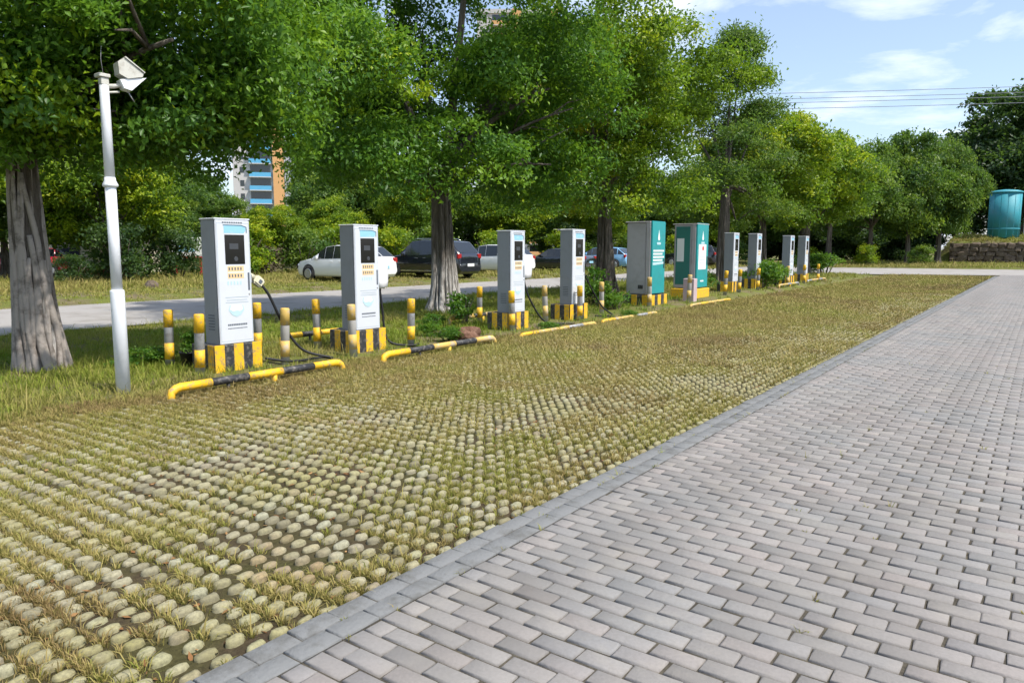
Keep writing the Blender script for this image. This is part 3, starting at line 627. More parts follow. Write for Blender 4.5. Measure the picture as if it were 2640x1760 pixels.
L2 = lobe_set(4.2, 4.2, 2.5, 10.6, 66, 0.85, 1.35, 2) + [(1.0, -2.4, 2.8, .9), (1.6, 1.8, 2.9, .9), (2.4, -1.0, 3.0, .85), (0.2, 3.0, 2.9, .9), (2.6, 0.9, 3.4, .9), (-0.2, -3.2, 3.2, .9)] + [((2.3 + .9 * (k % 2)) * math.cos(k * .7), (2.3 + .9 * (k % 2)) * math.sin(k * .7), 2.95 + .35 * (k % 3), .85) for k in range(9)] + [(0.9, 0.4, 3.1, .7), (0.7, -0.9, 3.2, .7)]
def sunslot(x, y, z): return ~((np.abs(y - 0.06 * x) < 0.7) & (x > 0.35) & (z < 1.54 * x + 1.75))
def keep2(x, y, z): return sunslot(x, y, z) & (x < 3.0 + 0.62 * (z - 1.9)) & ((right(x, y) > -3.4) | (z > 4.6)) & (z > 2.5 + 0.25 * np.clip(-right(x, y) - 2, 0, 9))
c2, _ = crown('ficus_crown', L2, 24, 78, 0.115, 0.062, 0.21, 0.45, 0.12, 2.35, 2, 0.35, keep2)
tree('banyan_tree', 'fluted tree with pale rooted base between second and third charging posts', (-11.7, 13.5, 0.0), trunk_mesh('ficus_trunk', 0.25, 3.4, 1.5, 8, 0.18, 34, 9, limbs_for(L2, 15, 0.14, 4)), c2, M_LEAF, M_BARKW, 'row of trees behind the charging posts')
L3 = lobe_set(3.7, 3.7, 2.5, 9.3, 48, 0.8, 1.25, 3) + [(1.2, -1.8, 2.7, .85), (1.8, 1.6, 2.8, .85), (0.0, 2.6, 2.9, .8)] + [((2.0 + .9 * (k % 2)) * math.cos(k * .7), (2.0 + .9 * (k % 2)) * math.sin(k * .7), 2.8 + .35 * (k % 3), .8) for k in range(9)]
c3, _ = crown('bright_crown', L3, 22, 66, 0.13, 0.072, 0.22, 0.47, 0.13, 2.2, 3)
tree('banyan_tree', 'yellow green tree with dark trunk beside the teal cabinets', (-11.6, 21.3, 0.08), trunk_mesh('dark_trunk', 0.26, 3.2, 1.4, 6, 0.14, 16, 13, limbs_for(L3, 13, 0.13, 5)), c3, M_LEAFY, M_BARK, 'row of trees behind the charging posts')
# tall feathery tree
L4 = []
g = random.Random(44)
for i in range(46):
    z = 2.3 + 7.5 * (i / 45) ; rr = 3.1 * (1 - 0.76 * (max(0, z - 2.3) / 7.5) ** 1.2); a = g.uniform(0, 6.28); q = g.uniform(0.35, 1)
    L4.append((rr * q * math.cos(a), rr * q * math.sin(a), z + g.uniform(-.2, .4), g.uniform(0.5, 0.85)))
c4, _ = crown('feathery_crown', L4, 30, 60, 0.15, 0.06, 0.24, 0.46, 0.17, 2.1, 4, 0.1)
tree('feathery_tree', 'tall narrow feathery tree rising behind the two teal cabinets', (-11.0, 30.6, 0.0), trunk_mesh('feathery_trunk', 0.24, 4.2, 1.4, 5, 0.1, 8, 17, limbs_for(L4, 14, 0.10, 6)), c4, M_LEAFF, M_BARK, 'row of trees behind the charging posts')
LA = lobe_set(3.3, 3.3, 2.2, 8.6, 38, 0.8, 1.25, 6); LB = lobe_set(3.8, 3.8, 1.6, 9.2, 42, 0.9, 1.4, 7, squeeze=0.35); LC = lobe_set(4.2, 4.2, 1.2, 10, 44, 1.0, 1.6, 8, squeeze=0.2)
cA, _ = crown('round_crown', LA, 18, 54, 0.19, 0.105, 0.26, 0.46, 0.17, 1.9, 6); cB, _ = crown('broad_crown', LB, 14, 50, 0.24, 0.13, 0.32, 0.45, 0.16, 1.3, 7); cC, _ = crown('dense_crown', LC, 13, 50, 0.28, 0.16, 0.36, 0.45, 0.15, 0.9, 8)
tA = trunk_mesh('round_trunk', 0.22, 3.4, 1.5, 5, 0.1, 6, 21, limbs_for(LA, 10, 0.1, 7)); tB = trunk_mesh('broad_trunk', 0.22, 3.2, 1.5, 5, 0.1, 4, 22, limbs_for(LB, 10, 0.1, 8)); tC = trunk_mesh('dense_trunk', 0.24, 3.0, 1.5, 5, 0.1, 4, 23, limbs_for(LC, 10, 0.1, 9))
def far_tree(kind, leaf, label, x, y, s, rz, zs=1.0, group=None, zoff=0, name='broadleaf_tree'):
    t, c = {'A': (tA, cA), 'B': (tB, cB), 'C': (tC, cC)}[kind]
    if c.materials and c.materials[0] != leaf:
        key = c.name + leaf.name; c = bpy.data.meshes.get(key) or c.copy(); c.name = key; c.materials.clear(); c.materials.append(leaf)
    return tree(name, label, (x, y, gz(x, y) + zoff), t, c, leaf, M_BARK, group, rz, (s, s, s * zs))
far_tree('A', M_LEAFY, 'bright round tree behind the fifth and sixth charging posts', -11.2, 36.2, 0.92, 0.4, 1.0, 'row of trees behind the charging posts')
far_tree('A', M_LEAFY, 'last tree of the charging row, lit yellow green', -11.0, 43.5, 0.95, 2.3, 0.98, 'row of trees behind the charging posts')
GF = 'trees beyond the cross road'
far_tree('B', M_LEAFF, 'first mid green tree just right of the last charging row tree', -16.2, 72, 1.12, 1.0, 1.08, GF)
far_tree('B', M_LEAFF, 'broad mid green tree in the middle of the far row', -13.6, 77, 1.05, 2.0, 1.18, GF)
far_tree('C', M_LEAFF, 'dark green tree left of the cyan tank in the far row', -11.0, 81, 0.95, 3.1, 1.36, GF)
far_tree('B', M_LEAFF, 'low tree overlapping the left edge of the cyan tank', -8.7, 84, 0.84, 4.4, 1.55, GF)
far_tree('B', M_LEAFF, 'tree standing just left of the rubble wall end', -9.4, 89, 0.82, 5.2, 1.6, GF)
far_tree('A', M_LEAFF, 'tree of the far row hidden behind the last charging posts', -19.5, 76, 1.35, 4.0, 1.0, GF)
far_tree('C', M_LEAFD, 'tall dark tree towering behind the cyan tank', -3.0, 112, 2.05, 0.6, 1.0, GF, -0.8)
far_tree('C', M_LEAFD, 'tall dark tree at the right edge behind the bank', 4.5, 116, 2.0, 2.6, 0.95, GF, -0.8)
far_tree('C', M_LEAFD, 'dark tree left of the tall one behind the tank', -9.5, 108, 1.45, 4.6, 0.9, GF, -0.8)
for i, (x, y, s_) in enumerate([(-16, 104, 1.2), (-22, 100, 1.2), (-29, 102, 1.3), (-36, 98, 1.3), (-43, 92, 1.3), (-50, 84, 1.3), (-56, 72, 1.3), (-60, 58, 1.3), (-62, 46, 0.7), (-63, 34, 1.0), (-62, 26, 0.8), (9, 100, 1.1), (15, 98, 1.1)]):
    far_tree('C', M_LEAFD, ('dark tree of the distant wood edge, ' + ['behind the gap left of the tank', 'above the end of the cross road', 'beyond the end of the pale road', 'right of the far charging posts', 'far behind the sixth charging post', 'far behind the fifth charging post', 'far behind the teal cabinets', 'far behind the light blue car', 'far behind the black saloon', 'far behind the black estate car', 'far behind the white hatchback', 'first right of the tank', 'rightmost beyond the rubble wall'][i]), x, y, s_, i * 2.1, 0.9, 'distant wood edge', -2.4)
# wooded backdrop beyond the parked cars
GBK = 'trees of the wooded backdrop behind the parked cars'
back = [(-34, 9, 'B', 0.85), (-37, 13.5, 'C', 0.75), (-33.0, 16.0, 'B', 0.72), (-40.5, 20.8, 'C', 0.72), (-34.5, 25.5, 'A', 0.45), (-41, 27, 'C', 0.5), (-36, 31, 'B', 0.5), (-43, 38, 'C', 0.8), (-35.5, 38, 'A', 0.85), (-40, 44, 'C', 0.9),
        (-34, 47, 'B', 0.8), (-38, 54, 'C', 0.95), (-31, 56, 'A', 0.9), (-33, 66, 'C', 1.0), (-27, 68, 'B', 1.0), (-24, 78, 'C', 1.1), (-48.3, 26.8, 'C', 0.86), (-50, 46, 'C', 1.2), (-30, 84, 'C', 1.2)]
blab = ['dense tree of the wood far left, behind the limewashed tree', 'spreading tree behind the white pole', 'dark tree left of the first charging post', 'dense tree behind the blue and white sign', 'sunlit tree behind the white hatchback', 'taller tree deep behind the white hatchback',
        'leafy tree behind the black estate car', 'tall tree deep behind the black estate car', 'round bright tree behind the white saloon', 'dense tree behind the third charging post', 'tree behind the black saloon', 'dense tree behind the white canopy', 'round tree behind the light blue car',
        'dense tree behind the teal cabinets', 'tree at the end of the pale road', 'dense far tree where the two roads meet', 'dense tree deep behind the first charging post', 'tallest dense tree in the middle of the wood', 'far dense tree at the right end of the wood']
for i, (x, y, k, s) in enumerate(back):
    far_tree(k, (M_LEAFY, M_LEAFF, M_LEAFY, M_LEAFD)[i % 4] if k != 'C' else M_LEAFF, blab[i], x, y, s, i * 1.7, 1.0, GBK)

# shrubs and weeds
def shrub_mesh(name, n, r, h, L, W, seed, t=0.5, nl=40):
    g = random.Random(seed); lob = [(g.uniform(-r, r) * .6, g.uniform(-r, r) * .6, h * g.uniform(0.25, 0.85), r * g.uniform(0.35, 0.6)) for _ in range(n)]
    return crown(name, lob, 14 / (r * r * .25) , nl, L, W, r * 0.16, t, 0.15, 0.02, seed)[0]
def stems(name, r, h, seed, n=7):
    g = random.Random(seed); b = MB()
    for _ in range(n):
        a = g.uniform(0, 6.28); b.tube([(0.1 * r * math.cos(a), 0.1 * r * math.sin(a), -.05), (0.4 * r * math.cos(a), 0.4 * r * math.sin(a), h * .5), (0.75 * r * math.cos(a), 0.75 * r * math.sin(a), h * .85)], [0.02 * r + .004, .013 * r + .003, .006 * r + .001], 5)
    return b.mesh(name)
S1 = shrub_mesh('hedge_leaves', 7, 1.0, 1.5, 0.12, 0.065, 51, 0.5); S1t = stems('hedge_stems', 1.0, 1.4, 51, 9)
S2 = shrub_mesh('weed_leaves', 6, 0.5, 0.45, 0.085, 0.035, 52, 0.55, 26); S2t = stems('weed_stems', 0.5, 0.45, 52)
S3 = shrub_mesh('broadleaf_weed_leaves', 6, 0.42, 0.8, 0.085, 0.055, 53, 0.5, 14); S3t = stems('broadleaf_weed_stems', 0.4, 0.75, 53, 6)
def shrub(name, label, x, y, s, lm, me, st, rz=0, zs=1.0, group=None, cat='shrub'):
    e = empty(name, (x, y, gz(x, y)), rz, label, cat, group); e.scale = (s, s, s * zs)
    if me.materials and me.materials[0] != lm:
        key = me.name + lm.name; me2 = bpy.data.meshes.get(key) or me.copy(); me2.name = key; me2.materials.clear(); me2.materials.append(lm); me = me2
    obj('foliage', me, lm, e); obj('stems', st, M_BARK, e); return e
for i, (x, y, s, lab) in enumerate([(-31, 9.0, 0.8, 'dark bush far left beyond the pale road'), (-30.5, 13.4, 0.7, 'dark bush behind the white pole'), (-31.0, 15.6, 1.5, 'dense bush left of the first charging post'), (-31.5, 18.2, 1.3, 'bush under the blue and white sign'),
        (-33, 22.5, 1.6, 'tall bush just right of the first charging post'), (-32.5, 26, 1.5, 'bush behind the white hatchback'), (-33, 29.5, 1.7, 'bush behind the black estate car'), (-32.5, 33, 1.6, 'bush between the black estate car and white saloon'), (-33, 36.5, 1.7, 'bright bush behind the white saloon'),
        (-32, 42, 1.6, 'bush behind the black saloon'), (-31.5, 51, 1.7, 'bush right of the light blue car'), (-29.5, 59, 1.7, 'bush behind the teal cabinets'), (-26.5, 62, 1.6, 'bush between the fifth and sixth charging posts'), (-35, 6, 0.8, 'bush at the left edge beyond the road'), (-25, 70, 1.7, 'bush behind the far charging posts'),
        (-17.5, 70.5, 1.0, 'low bush under the first far row tree'), (-13, 73, 1.1, 'low bush under the middle far row tree'), (-9.3, 77, 1.1, 'low bush left of the rubble wall')]):
    shrub('bush', lab, x, y, s, (M_LEAFY, M_LEAFY, M_LEAFF)[i % 3] if i > 3 else M_LEAFD, S1, S1t, i * 1.3, 1.0, 'bushes on the far verges')
for (x, y, s, zs, lab, me, st) in [(-8.0, 9.25, 0.55, 0.8, 'low weeds between second bar and limewashed tree', S2, S2t), (-8.6, 9.7, 0.55, 0.7, 'leafy weeds in front of the second limewashed tree', S2, S2t), (-9.9, 11.0, 0.6, 0.6, 'weeds at the foot of the second limewashed tree', S2, S2t),
        (-9.2, 11.15, 0.75, 1.2, 'tall broadleaf weed right of the second limewashed tree', S3, S3t), (-9.3, 10.4, 0.5, 0.8, 'small broadleaf weed beside the yellow bollard', S3, S3t), (-7.6, 11.6, 0.5, 0.7, 'small weed beside the third bar', S2, S2t),
        (-9.6, 16.9, 1.0, 1.35, 'climbing shrub left of the grey cabinet', S3, S3t), (-9.2, 16.7, 1.2, 1.0, 'weeds below the climbing shrub by the cabinet', S2, S2t), (-8.6, 16.4, 0.8, 0.8, 'low weeds beside the fourth bar', S2, S2t), (-7.6, 14.9, 0.5, 0.7, 'green tuft growing over the fourth bar', S2, S2t), (-8.3, 27.2, 1.7, 1.0, 'bright green bush in front of the sixth charging post', S2, S2t),
        (-8.4, 29.0, 1.5, 0.9, 'weeds in front of the seventh charging post', S2, S2t), (-9.6, 4.9, 0.8, 0.5, 'weeds right of the limewashed tree root', S2, S2t), (-9.4, 23.4, 1.4, 1.0, 'weeds right of the second teal cabinet', S2, S2t), (-10.6, 46.5, 3.2, 0.7, 'grassy hump at the end of the charging row', S2, S2t)]:
    shrub('weed_clump', lab, x, y, s, M_WEED, me, st, x * 3.1, zs, 'weeds on the tree strip', 'weeds')

# ------------------------------------------------------------------ charging posts
def make_charger():
    e = empty('charging_post')
    pl = MB().box(-0.52, 0.03, -0.35, 0.35, -0.06, 0.32, 0.012).build('plinth', M_BLK, e)
    for k in (-2, 0, 2): MB().box(0.0255, 0.034, k * 0.14 - 0.072, k * 0.14 + 0.072, -0.06, 0.324, 0.003).build('yellow_stripe', M_YEL, pl)
    for y_ in (-0.354, 0.3455):
        for k in (0, 2): MB().box(-0.13 - k * 0.13, 0.0 - k * 0.13, y_, y_ + 0.0085, -0.06, 0.323, 0.003).build('yellow_stripe', M_YEL, pl)
    MB().box(-0.33, -0.012, -0.25, 0.25, 0.32, 1.845, 0.01, 2).build('cabinet', M_GREY, e)
    MB().box(-0.34, 0.012, -0.262, 0.262, 1.845, 1.865, 0.006).build('lid', M_WHITE, e)
    fp = MB().box(-0.012, 0.012, -0.25, 0.25, 0.325, 1.845, 0.008, 2).build('front_panel', M_WHITE, e)
    b = MB().box(0.010, 0.016, -0.125, 0.165, 1.305, 1.665, 0.003); sc_ = b.build('screen', M_SCREEN, e)
    MB().box(0.0155, 0.0175, -0.06, 0.07, 1.49, 1.56, 0.0).build('display', M_DISPLAY, sc_); MB().lathe([(0.001, 0), (0.032, 0.001), (0.028, 0.006)], 14).build('card_reader', M_DISPLAY, sc_).matrix_local = Matrix.Translation((0.015, 0.03, 1.37)) @ Matrix.Rotation(R(90), 4, 'Y')
    st = MB().prism([(-0.13, 1.685), (0.16, 1.685), (0.19, 1.72), (0.19, 1.755), (0.12, 1.775), (-0.13, 1.775)], 'x', 0.0118, 0.0135).build('blue_sticker', M_BLUE, e)
    MB().prism([(-0.14, 1.775), (0.12, 1.775), (0.195, 1.757), (0.195, 1.69), (0.207, 1.69), (0.207, 1.762), (0.125, 1.786), (-0.14, 1.786)], 'x', 0.0118, 0.0142).build('outline_print', M_DKBLUE, st)
    def row(z, y0, y1, n, h, mat, nm, x=0.0118, wd=0.72):
        b = MB(); s = (y1 - y0) / n; g = random.Random(int(z * 1000))
        for i in range(n):
            a0 = y0 + s * i
            b.box(x, x + 0.0016, a0, a0 + s * wd, z - h / 2, z + h / 2); 
            if h > 0.012: b.box(x + 0.0016, x + 0.002, a0 + s * .2, a0 + s * .26, z - h / 2, z + h / 2)
        return tag(b.build(nm, mat, e), kind='stuff') if n > 1 else b.build(nm, mat, e)
    row(1.812, -0.15, 0.15, 9, 0.018, M_INK, 'printed_line')
    MB().box(0.0118, 0.0132, -0.10, 0.14, 1.13, 1.285, 0.0).build('notice_sticker', M_STICK, e)
    for z in (1.25, 1.165): row(z, -0.085, 0.13, 5, 0.034, M_INK, 'notice_line', 0.0133, 0.45)
    row(1.205, -0.095, 0.135, 1, 0.012, M_PAPER, 'notice_gap', 0.0133, 1.0)
    row(1.075, -0.11, 0.12, 5, 0.045, M_TEALP, 'icon_row', wd=0.5)
    for z, y0, y1 in ((0.90, -0.15, 0.19), (0.865, -0.13, 0.17), (0.835, -0.15, 0.19)): row(z, y0, y1, 1, 0.008, M_INK2, 'printed_rule', wd=1.0)
    emb = MB().prism([(-0.09, 0.80), (0.10, 0.80), (0.12, 0.74), (0.07, 0.68), (0.005, 0.655), (-0.06, 0.68), (-0.11, 0.74)], 'x', 0.0118, 0.0148).build('shield_emblem', M_TEALP, e)
    MB().prism([(-0.075, 0.80), (0.085, 0.80), (0.10, 0.75), (0.055, 0.725), (0.005, 0.735), (-0.045, 0.725), (-0.09, 0.75)], 'x', 0.0145, 0.0158).build('emblem_face', M_PAPER, emb)
    row(0.56, -0.13, 0.16, 11, 0.022, M_INK, 'printed_line', wd=0.8); row(0.515, -0.13, 0.16, 14, 0.012, M_INK, 'printed_line', wd=0.75)
    MB().box(0.010, 0.017, 0.195, 0.222, 0.98, 1.20, 0.004).build('door_handle', M_INK, e)
    for (a0, a1, z0, z1) in ((-0.232, -0.227, .36, 1.81), (0.232, 0.237, .36, 1.81), (-0.23, 0.235, .357, .362), (-0.23, 0.235, 1.80, 1.805)): MB().box(.0112, .0126, a0, a1, z0, z1).build('door_seam', M_INK2, e)
    MB().lathe([(.012, 0), (.010, .004)], 10).build('lock', M_GALV, e).matrix_local = Matrix.Translation((.012, .208, .93)) @ Matrix.Rotation(R(90), 4, 'Y')
    for k in range(6): MB().box(-.24, -.10, -.2535, -.2495, .50 + k * .035, .512 + k * .035).build('vent_slot', M_INK, e)
    MB().prism([(0.25, 1.22), (0.30, 1.17), (0.30, 1.08), (0.25, 1.03)], 'x', -0.20, -0.05).build('holster', M_GREY, e)
    return e
proto = make_charger()
CH = [(-8.15, 5.45, 'first charging post beside the white pole, cream plug on its side'), (-8.15, 7.66, 'second charging post, white cover over its plug, in front of a white car'), (-8.15, 11.52, 'third charging post, white square cover on its side, beyond the limewashed tree'),
      (-8.15, 13.78, 'fourth charging post in front of the flat white canopy'), (-8.3, 24.15, 'fifth charging post, just beyond the teal cabinets'), (-8.3, 26.55, 'sixth charging post behind the bright green bush'), (-8.3, 30.75, 'seventh charging post, under the bright round tree'), (-8.3, 33.0, 'last charging post, farthest along the row')]
for i, (x, y, lab) in enumerate(CH):
    o = proto if i == 0 else copy_tree(proto)
    o.location = (x, y, gz(x, y) + 0.005); o.rotation_euler = (0, 0, R(random.uniform(-1.5, 1.5))); tag(o, lab, 'charging post', 'charging posts along the grass strip')
    o.scale = (0.93, 0.94 if i < 3 else 1.0, 1.0 if i < 3 else 1.03)
def cz(i): return CH[i][0], CH[i][1], gz(CH[i][0], CH[i][1])
def spline(pts, n=10):
    pts = [Vector(p) for p in pts]; P = [pts[0]] + pts + [pts[-1]]; r = []
    for i in range(1, len(P) - 2):
        for k in range(n):
            t = k / n; a, b_, c, d = P[i - 1], P[i], P[i + 1], P[i + 2]
            r.append(0.5 * ((2 * b_) + (c - a) * t + (2 * a - 5 * b_ + 4 * c - d) * t * t + (3 * b_ - a - 3 * c + d) * t ** 3))
    return r + [pts[-1]]
def cable(label, pts, plug, cover=None):
    e = empty('charging_cable', pts[-1], 0, label, 'cable', 'charging cables'); o = Vector(pts[-1])
    MB().tube([p - o for p in spline(pts)], 0.018, 8).build('lead', M_RUB, e)
    if plug == 'cream':
        q = MB().box(-0.05, 0.05, -0.045, 0.10, -0.06, 0.06, 0.02, 2, Matrix.Rotation(R(-38), 4, 'X')).build('plug', M_CREAM, e, Vector(pts[0]) - o)
        MB().box(0.045, 0.056, 0.01, 0.06, -0.025, 0.025, 0.003, 1, Matrix.Rotation(R(-38), 4, 'X')).build('plug_latch', M_INK, q)
        MB().tube([(0, -0.16, 0.10), (0, -0.05, 0.035)], [0.03, 0.042], 10).build('plug_nose', M_CREAM, q)
    else:
        MB().tube([(0, -0.02, 0.16), (0, 0.0, 0.02), (0, 0.01, -0.1)], [0.045, 0.04, 0.024], 10).build('plug', M_RUB, e, Vector(pts[0]) - o)
        MB().box(-0.015, 0.015, 0.02, 0.11, -0.05, -0.02, 0.006).build('plug_trigger', M_RUB, e, Vector(pts[0]) - o)
    return e
x, y, z = cz(0)
cable('black cable hanging from the cream plug of the first charging post', [(x - .12, y + .40, z + 1.10), (x - .05, y + .52, z + .92), (x + .02, y + .72, z + .45), (x + .12, y + .92, z + .15), (x + .32, y + 1.22, z + .03), (x + .15, y + 1.2, z + .02), (x + .16, y + .7, z + .03), (x + .06, y + .36, z + .10)], 'cream')
x, y, z = cz(1)
cable('black cable hanging straight down beside the second charging post', [(x - .12, y + .36, z + .98), (x - .10, y + .40, z + .6), (x - .06, y + .42, z + .2), (x + .05, y + .50, z + .06), (x + .25, y + .75, z + .03), (x + .18, y + .9, z + .03)], 'black')
x, y, z = cz(2)
cable('black cable coiled on the ground beside the third charging post', [(x - .12, y + .36, z + 1.0), (x - .05, y + .45, z + .6), (x + .1, y + .75, z + .12), (x + .35, y + 1.0, z + .03), (x + .5, y + .7, z + .03), (x + .3, y + .45, z + .04), (x + .1, y + .6, z + .05), (x + .2, y + .9, z + .05), (x + .5, y + 1.3, z + .03)], 'black')
x, y, z = cz(3)
cable('black cable slanting down from the fourth charging post', [(x - .12, y + .36, z + 1.12), (x - .05, y + .5, z + .8), (x + .05, y + .95, z + .25), (x + .2, y + 1.2, z + .03), (x + .3, y + .9, z + .03), (x + .15, y + .5, z + .05)], 'black')
def cover_bag(i, label, w_, h_, zz):
    x, y, z = cz(i); g = random.Random(i)
    b = bmesh.new(); bmesh.ops.create_cube(b, size=1); bmesh.ops.subdivide_edges(b, edges=b.edges[:], cuts=3, use_grid_fill=True)
    for v in b.verts:
        l = max(abs(v.co.x), abs(v.co.y), abs(v.co.z)); rr = v.co.normalized() * 0.6; v.co = v.co.lerp(rr, 0.45); v.co += Vector((g.uniform(-.03, .03), g.uniform(-.03, .03), g.uniform(-.03, .03)))
        v.co = Vector((v.co.x * 0.16, v.co.y * w_, v.co.z * h_))
    bmesh.ops.smooth_vert(b, verts=b.verts, factor=0.3)
    for f in b.faces: f.smooth = True
    m = MB(); m.join(b); o = m.build('plug_cover', M_BAG); o.location = (x - .12, y + .27 + w_ / 2, z + zz)
    tag(o, label, 'cover', 'white covers over plugs')
cover_bag(1, 'rounded white plastic cover over the plug of the second charging post', 0.22, 0.40, 1.12)
cover_bag(2, 'square white plastic cover over the plug of the third charging post', 0.30, 0.38, 1.14)

# ------------------------------------------------------------------ bollards
def make_bollard():
    e = empty('bollard'); r = 0.057
    MB().lathe([(r, -0.06), (r, 0.725), (r * .93, 0.735), (r * .6, 0.74)], 18).build('post', M_GALV, e)
    MB().lathe([(r + .0025, 0.105), (r + .0025, 0.315)], 18).build('yellow_band', M_YEL, e)
    MB().lathe([(r + .0025, 0.52), (r + .0025, 0.728), (r * .9, 0.742), (r * .5, 0.745)], 18).build('yellow_band', M_YEL, e)
    return e
bp = make_bollard()
bw = copy_tree(bp)
for ch in bw.children:
    ch.data = ch.data.copy()
    if ch.name.startswith('yellow'): ch.data.materials.clear(); ch.data.materials.append(M_YELWORN)
    else: ch.data.materials.clear(); ch.data.materials.append(M_CONC)
BOL = [(-9.15, 5.12, 0, 'bollard left of the first charging post, beside the black pot'), (-8.15, 4.93, 0, 'bollard in front of the first charging post, at its left corner'), (-9.1, 6.42, 0, 'bollard half hidden behind the first charging post'), (-8.05, 6.08, 1, 'worn bollard in front of the hanging cable of the first post'),
       (-8.95, 7.37, 0, 'bollard left behind the second charging post'), (-7.95, 7.18, 1, 'pale bollard in front of the left edge of the second charging post'), (-7.98, 8.40, 0, 'bollard right of the second charging post'), (-9.45, 12.0, 0, 'bollard left behind the third charging post, among weeds'),
       (-8.05, 11.22, 0, 'bollard in front of the third charging post'), (-8.5, 13.05, 1, 'crooked worn bollard right of the third charging post'), (-8.0, 13.62, 0, 'bollard in front of the fourth charging post'), (-8.35, 15.2, 1, 'worn bollard right of the fourth charging post'),
       (-8.15, 17.35, 1, 'bollard at the left of the first teal cabinet'), (-7.9, 19.3, 1, 'pale bollard between the two teal cabinets'), (-8.0, 22.4, 0, 'bollard right of the second teal cabinet'), (-8.0, 23.7, 0, 'bollard in front of the fifth charging post'), (-8.0, 25.6, 0, 'bollard between the fifth and sixth charging posts'),
       (-8.0, 31.6, 0, 'bollard right of the seventh charging post'), (-8.0, 33.9, 0, 'farthest bollard, right of the last charging post'), (-8.0, 29.2, 1, 'bollard between the sixth and seventh charging posts')]
u0 = u1 = False
for (x, y, k, lab) in BOL:
    src = bw if k else bp
    if (k and not u1) or (not k and not u0): o = src; u1 |= bool(k); u0 |= not k
    else: o = copy_tree(src)
    o.location = (x, y, gz(x, y)); o.rotation_euler = (R(random.uniform(-2, 2)), R(random.uniform(-2, 2)) + (R(3) if 'crooked' in lab else 0), random.uniform(0, 6)); tag(o, lab, 'bollard', 'yellow banded bollards')

# ------------------------------------------------------------------ tubular wheel stops
def wheel_stop(label, x, y0, y1, cols, r=0.044, h=0.15, group='tubular wheel stops'):
    zz = gz(x, (y0 + y1) / 2); e = empty('wheel_stop', (x, (y0 + y1) / 2, zz), 0, label, 'wheel stop', group); L = (y1 - y0) / 2
    def yz(t):  # path with rounded ends
        return (0, -L + 2 * L * t, h)
    m = {'y': M_YEL, 'k': M_BLK, 'w': M_YELWORN, 'g': M_GALV}; n = len(cols)
    for i, c in enumerate(cols):
        a, b_ = -L + 2 * L * i / n, -L + 2 * L * (i + 1) / n; mb = MB()
        if i == 0:
            pts = [(0, -L, -0.08), (0, -L, h * .45), (0, -L + .02, h * .75), (0, -L + .06, h * .94), (0, -L + .11, h), (0, b_, h)]
        elif i == n - 1:
            pts = [(0, a, h), (0, L - .11, h), (0, L - .06, h * .94), (0, L - .02, h * .75), (0, L, h * .45), (0, L, -0.08)]
        else: pts = [(0, a, h), (0, (a + b_) / 2, h), (0, b_, h)]
        mb.tube(pts, r + (0.0012 if c in 'yw' else 0), 14); mb.build('tube_section', m[c], e)
    MB().tube([(0, 0.12, -0.08), (0, 0.12, h)], r * .8, 12).build('foot', M_YEL, e); MB().tube([(0, -L * .42, -0.08), (0, -L * .42, h)], r * .45, 10).build('foot', M_BLK, e)
    return e
wheel_stop('yellow and black wheel stop in front of the first charging post', -7.22, 4.03, 6.32, 'ykyky')
wheel_stop('yellow and black wheel stop in front of the second charging post', -7.22, 7.05, 9.55, 'ykwkw')
wheel_stop('faded wheel stop in front of the third charging post', -7.36, 10.5, 13.15, 'ywwgw', r=0.036, h=0.09)
wheel_stop('faded wheel stop in front of the fourth charging post', -7.42, 13.55, 16.2, 'ywwgw', r=0.036, h=0.09)
wheel_stop('faded yellow wheel stop in front of the second teal cabinet', -7.55, 18.6, 21.6, 'wywwy', r=0.036, h=0.09)
wheel_stop('pale wheel stop in front of the sixth charging post', -7.85, 27.6, 30.2, 'wwgwg', r=0.036, h=0.09)
wheel_stop('pale wheel stop at the far end of the charging row', -8.0, 32.2, 35.2, 'gwwgw', r=0.036, h=0.09)
wheel_stop('low yellow and black wheel stop behind the second charging post', -9.6, 7.2, 9.1, 'ykykw')
wheel_stop('pale yellow wheel stop behind the third charging post', -9.5, 11.1, 13.0, 'wwkww')

# ------------------------------------------------------------------ white pole with floodlight
pole = empty('lamp_pole', (-7.92, 3.90, gz(-7.92, 3.9)), 0, 'white stepped steel pole with floodlight beside the limewashed tree', 'lamp pole')
pole.rotation_euler = (R(-0.5), R(-0.9), 0); pole.scale = (1, 1, 1.045)
MB().lathe([(0.070, -0.08), (0.070, 1.03), (0.067, 1.045), (0.055, 1.05)], 22).build('lower_tube', M_POLE, pole)
MB().lathe([(0.054, 1.045), (0.054, 2.10)], 20).build('middle_tube', M_POLE, pole)
MB().lathe([(0.053, 2.06), (0.075, 2.075), (0.077, 2.09), (0.057, 2.13), (0.053, 2.16)], 20).build('collar', M_POLE, pole)
MB().lathe([(0.050, 2.14), (0.046, 3.04), (0.04, 3.05)], 20).build('upper_tube', M_POLE, pole)
MB().box(-0.035, 0.035, -0.04, 0.04, 3.05, 3.12, 0.006).box(-0.06, 0.05, -0.065, 0.05, 3.12, 3.155, 0.005).build('cap', M_LAMP, pole)
MB().tube([(0, 0, 3.15), (-.01, -.01, 3.3), (.005, -.005, 3.42)], 0.0025, 5).build('aerial', M_GALV, pole)
br = MB().tube([(0, 0, 3.04), (0.04, 0.09, 3.05), (0.07, 0.18, 3.08)], 0.022, 8).tube([(0, 0, 2.98), (0.05, 0.13, 3.0)], 0.012, 6).build('bracket', M_LAMP, pole)
Mx = Matrix.Translation((0.07, 0.19, 3.16)) @ Matrix.Rotation(R(-10), 4, 'Z') @ Matrix.Scale(0.72, 4)
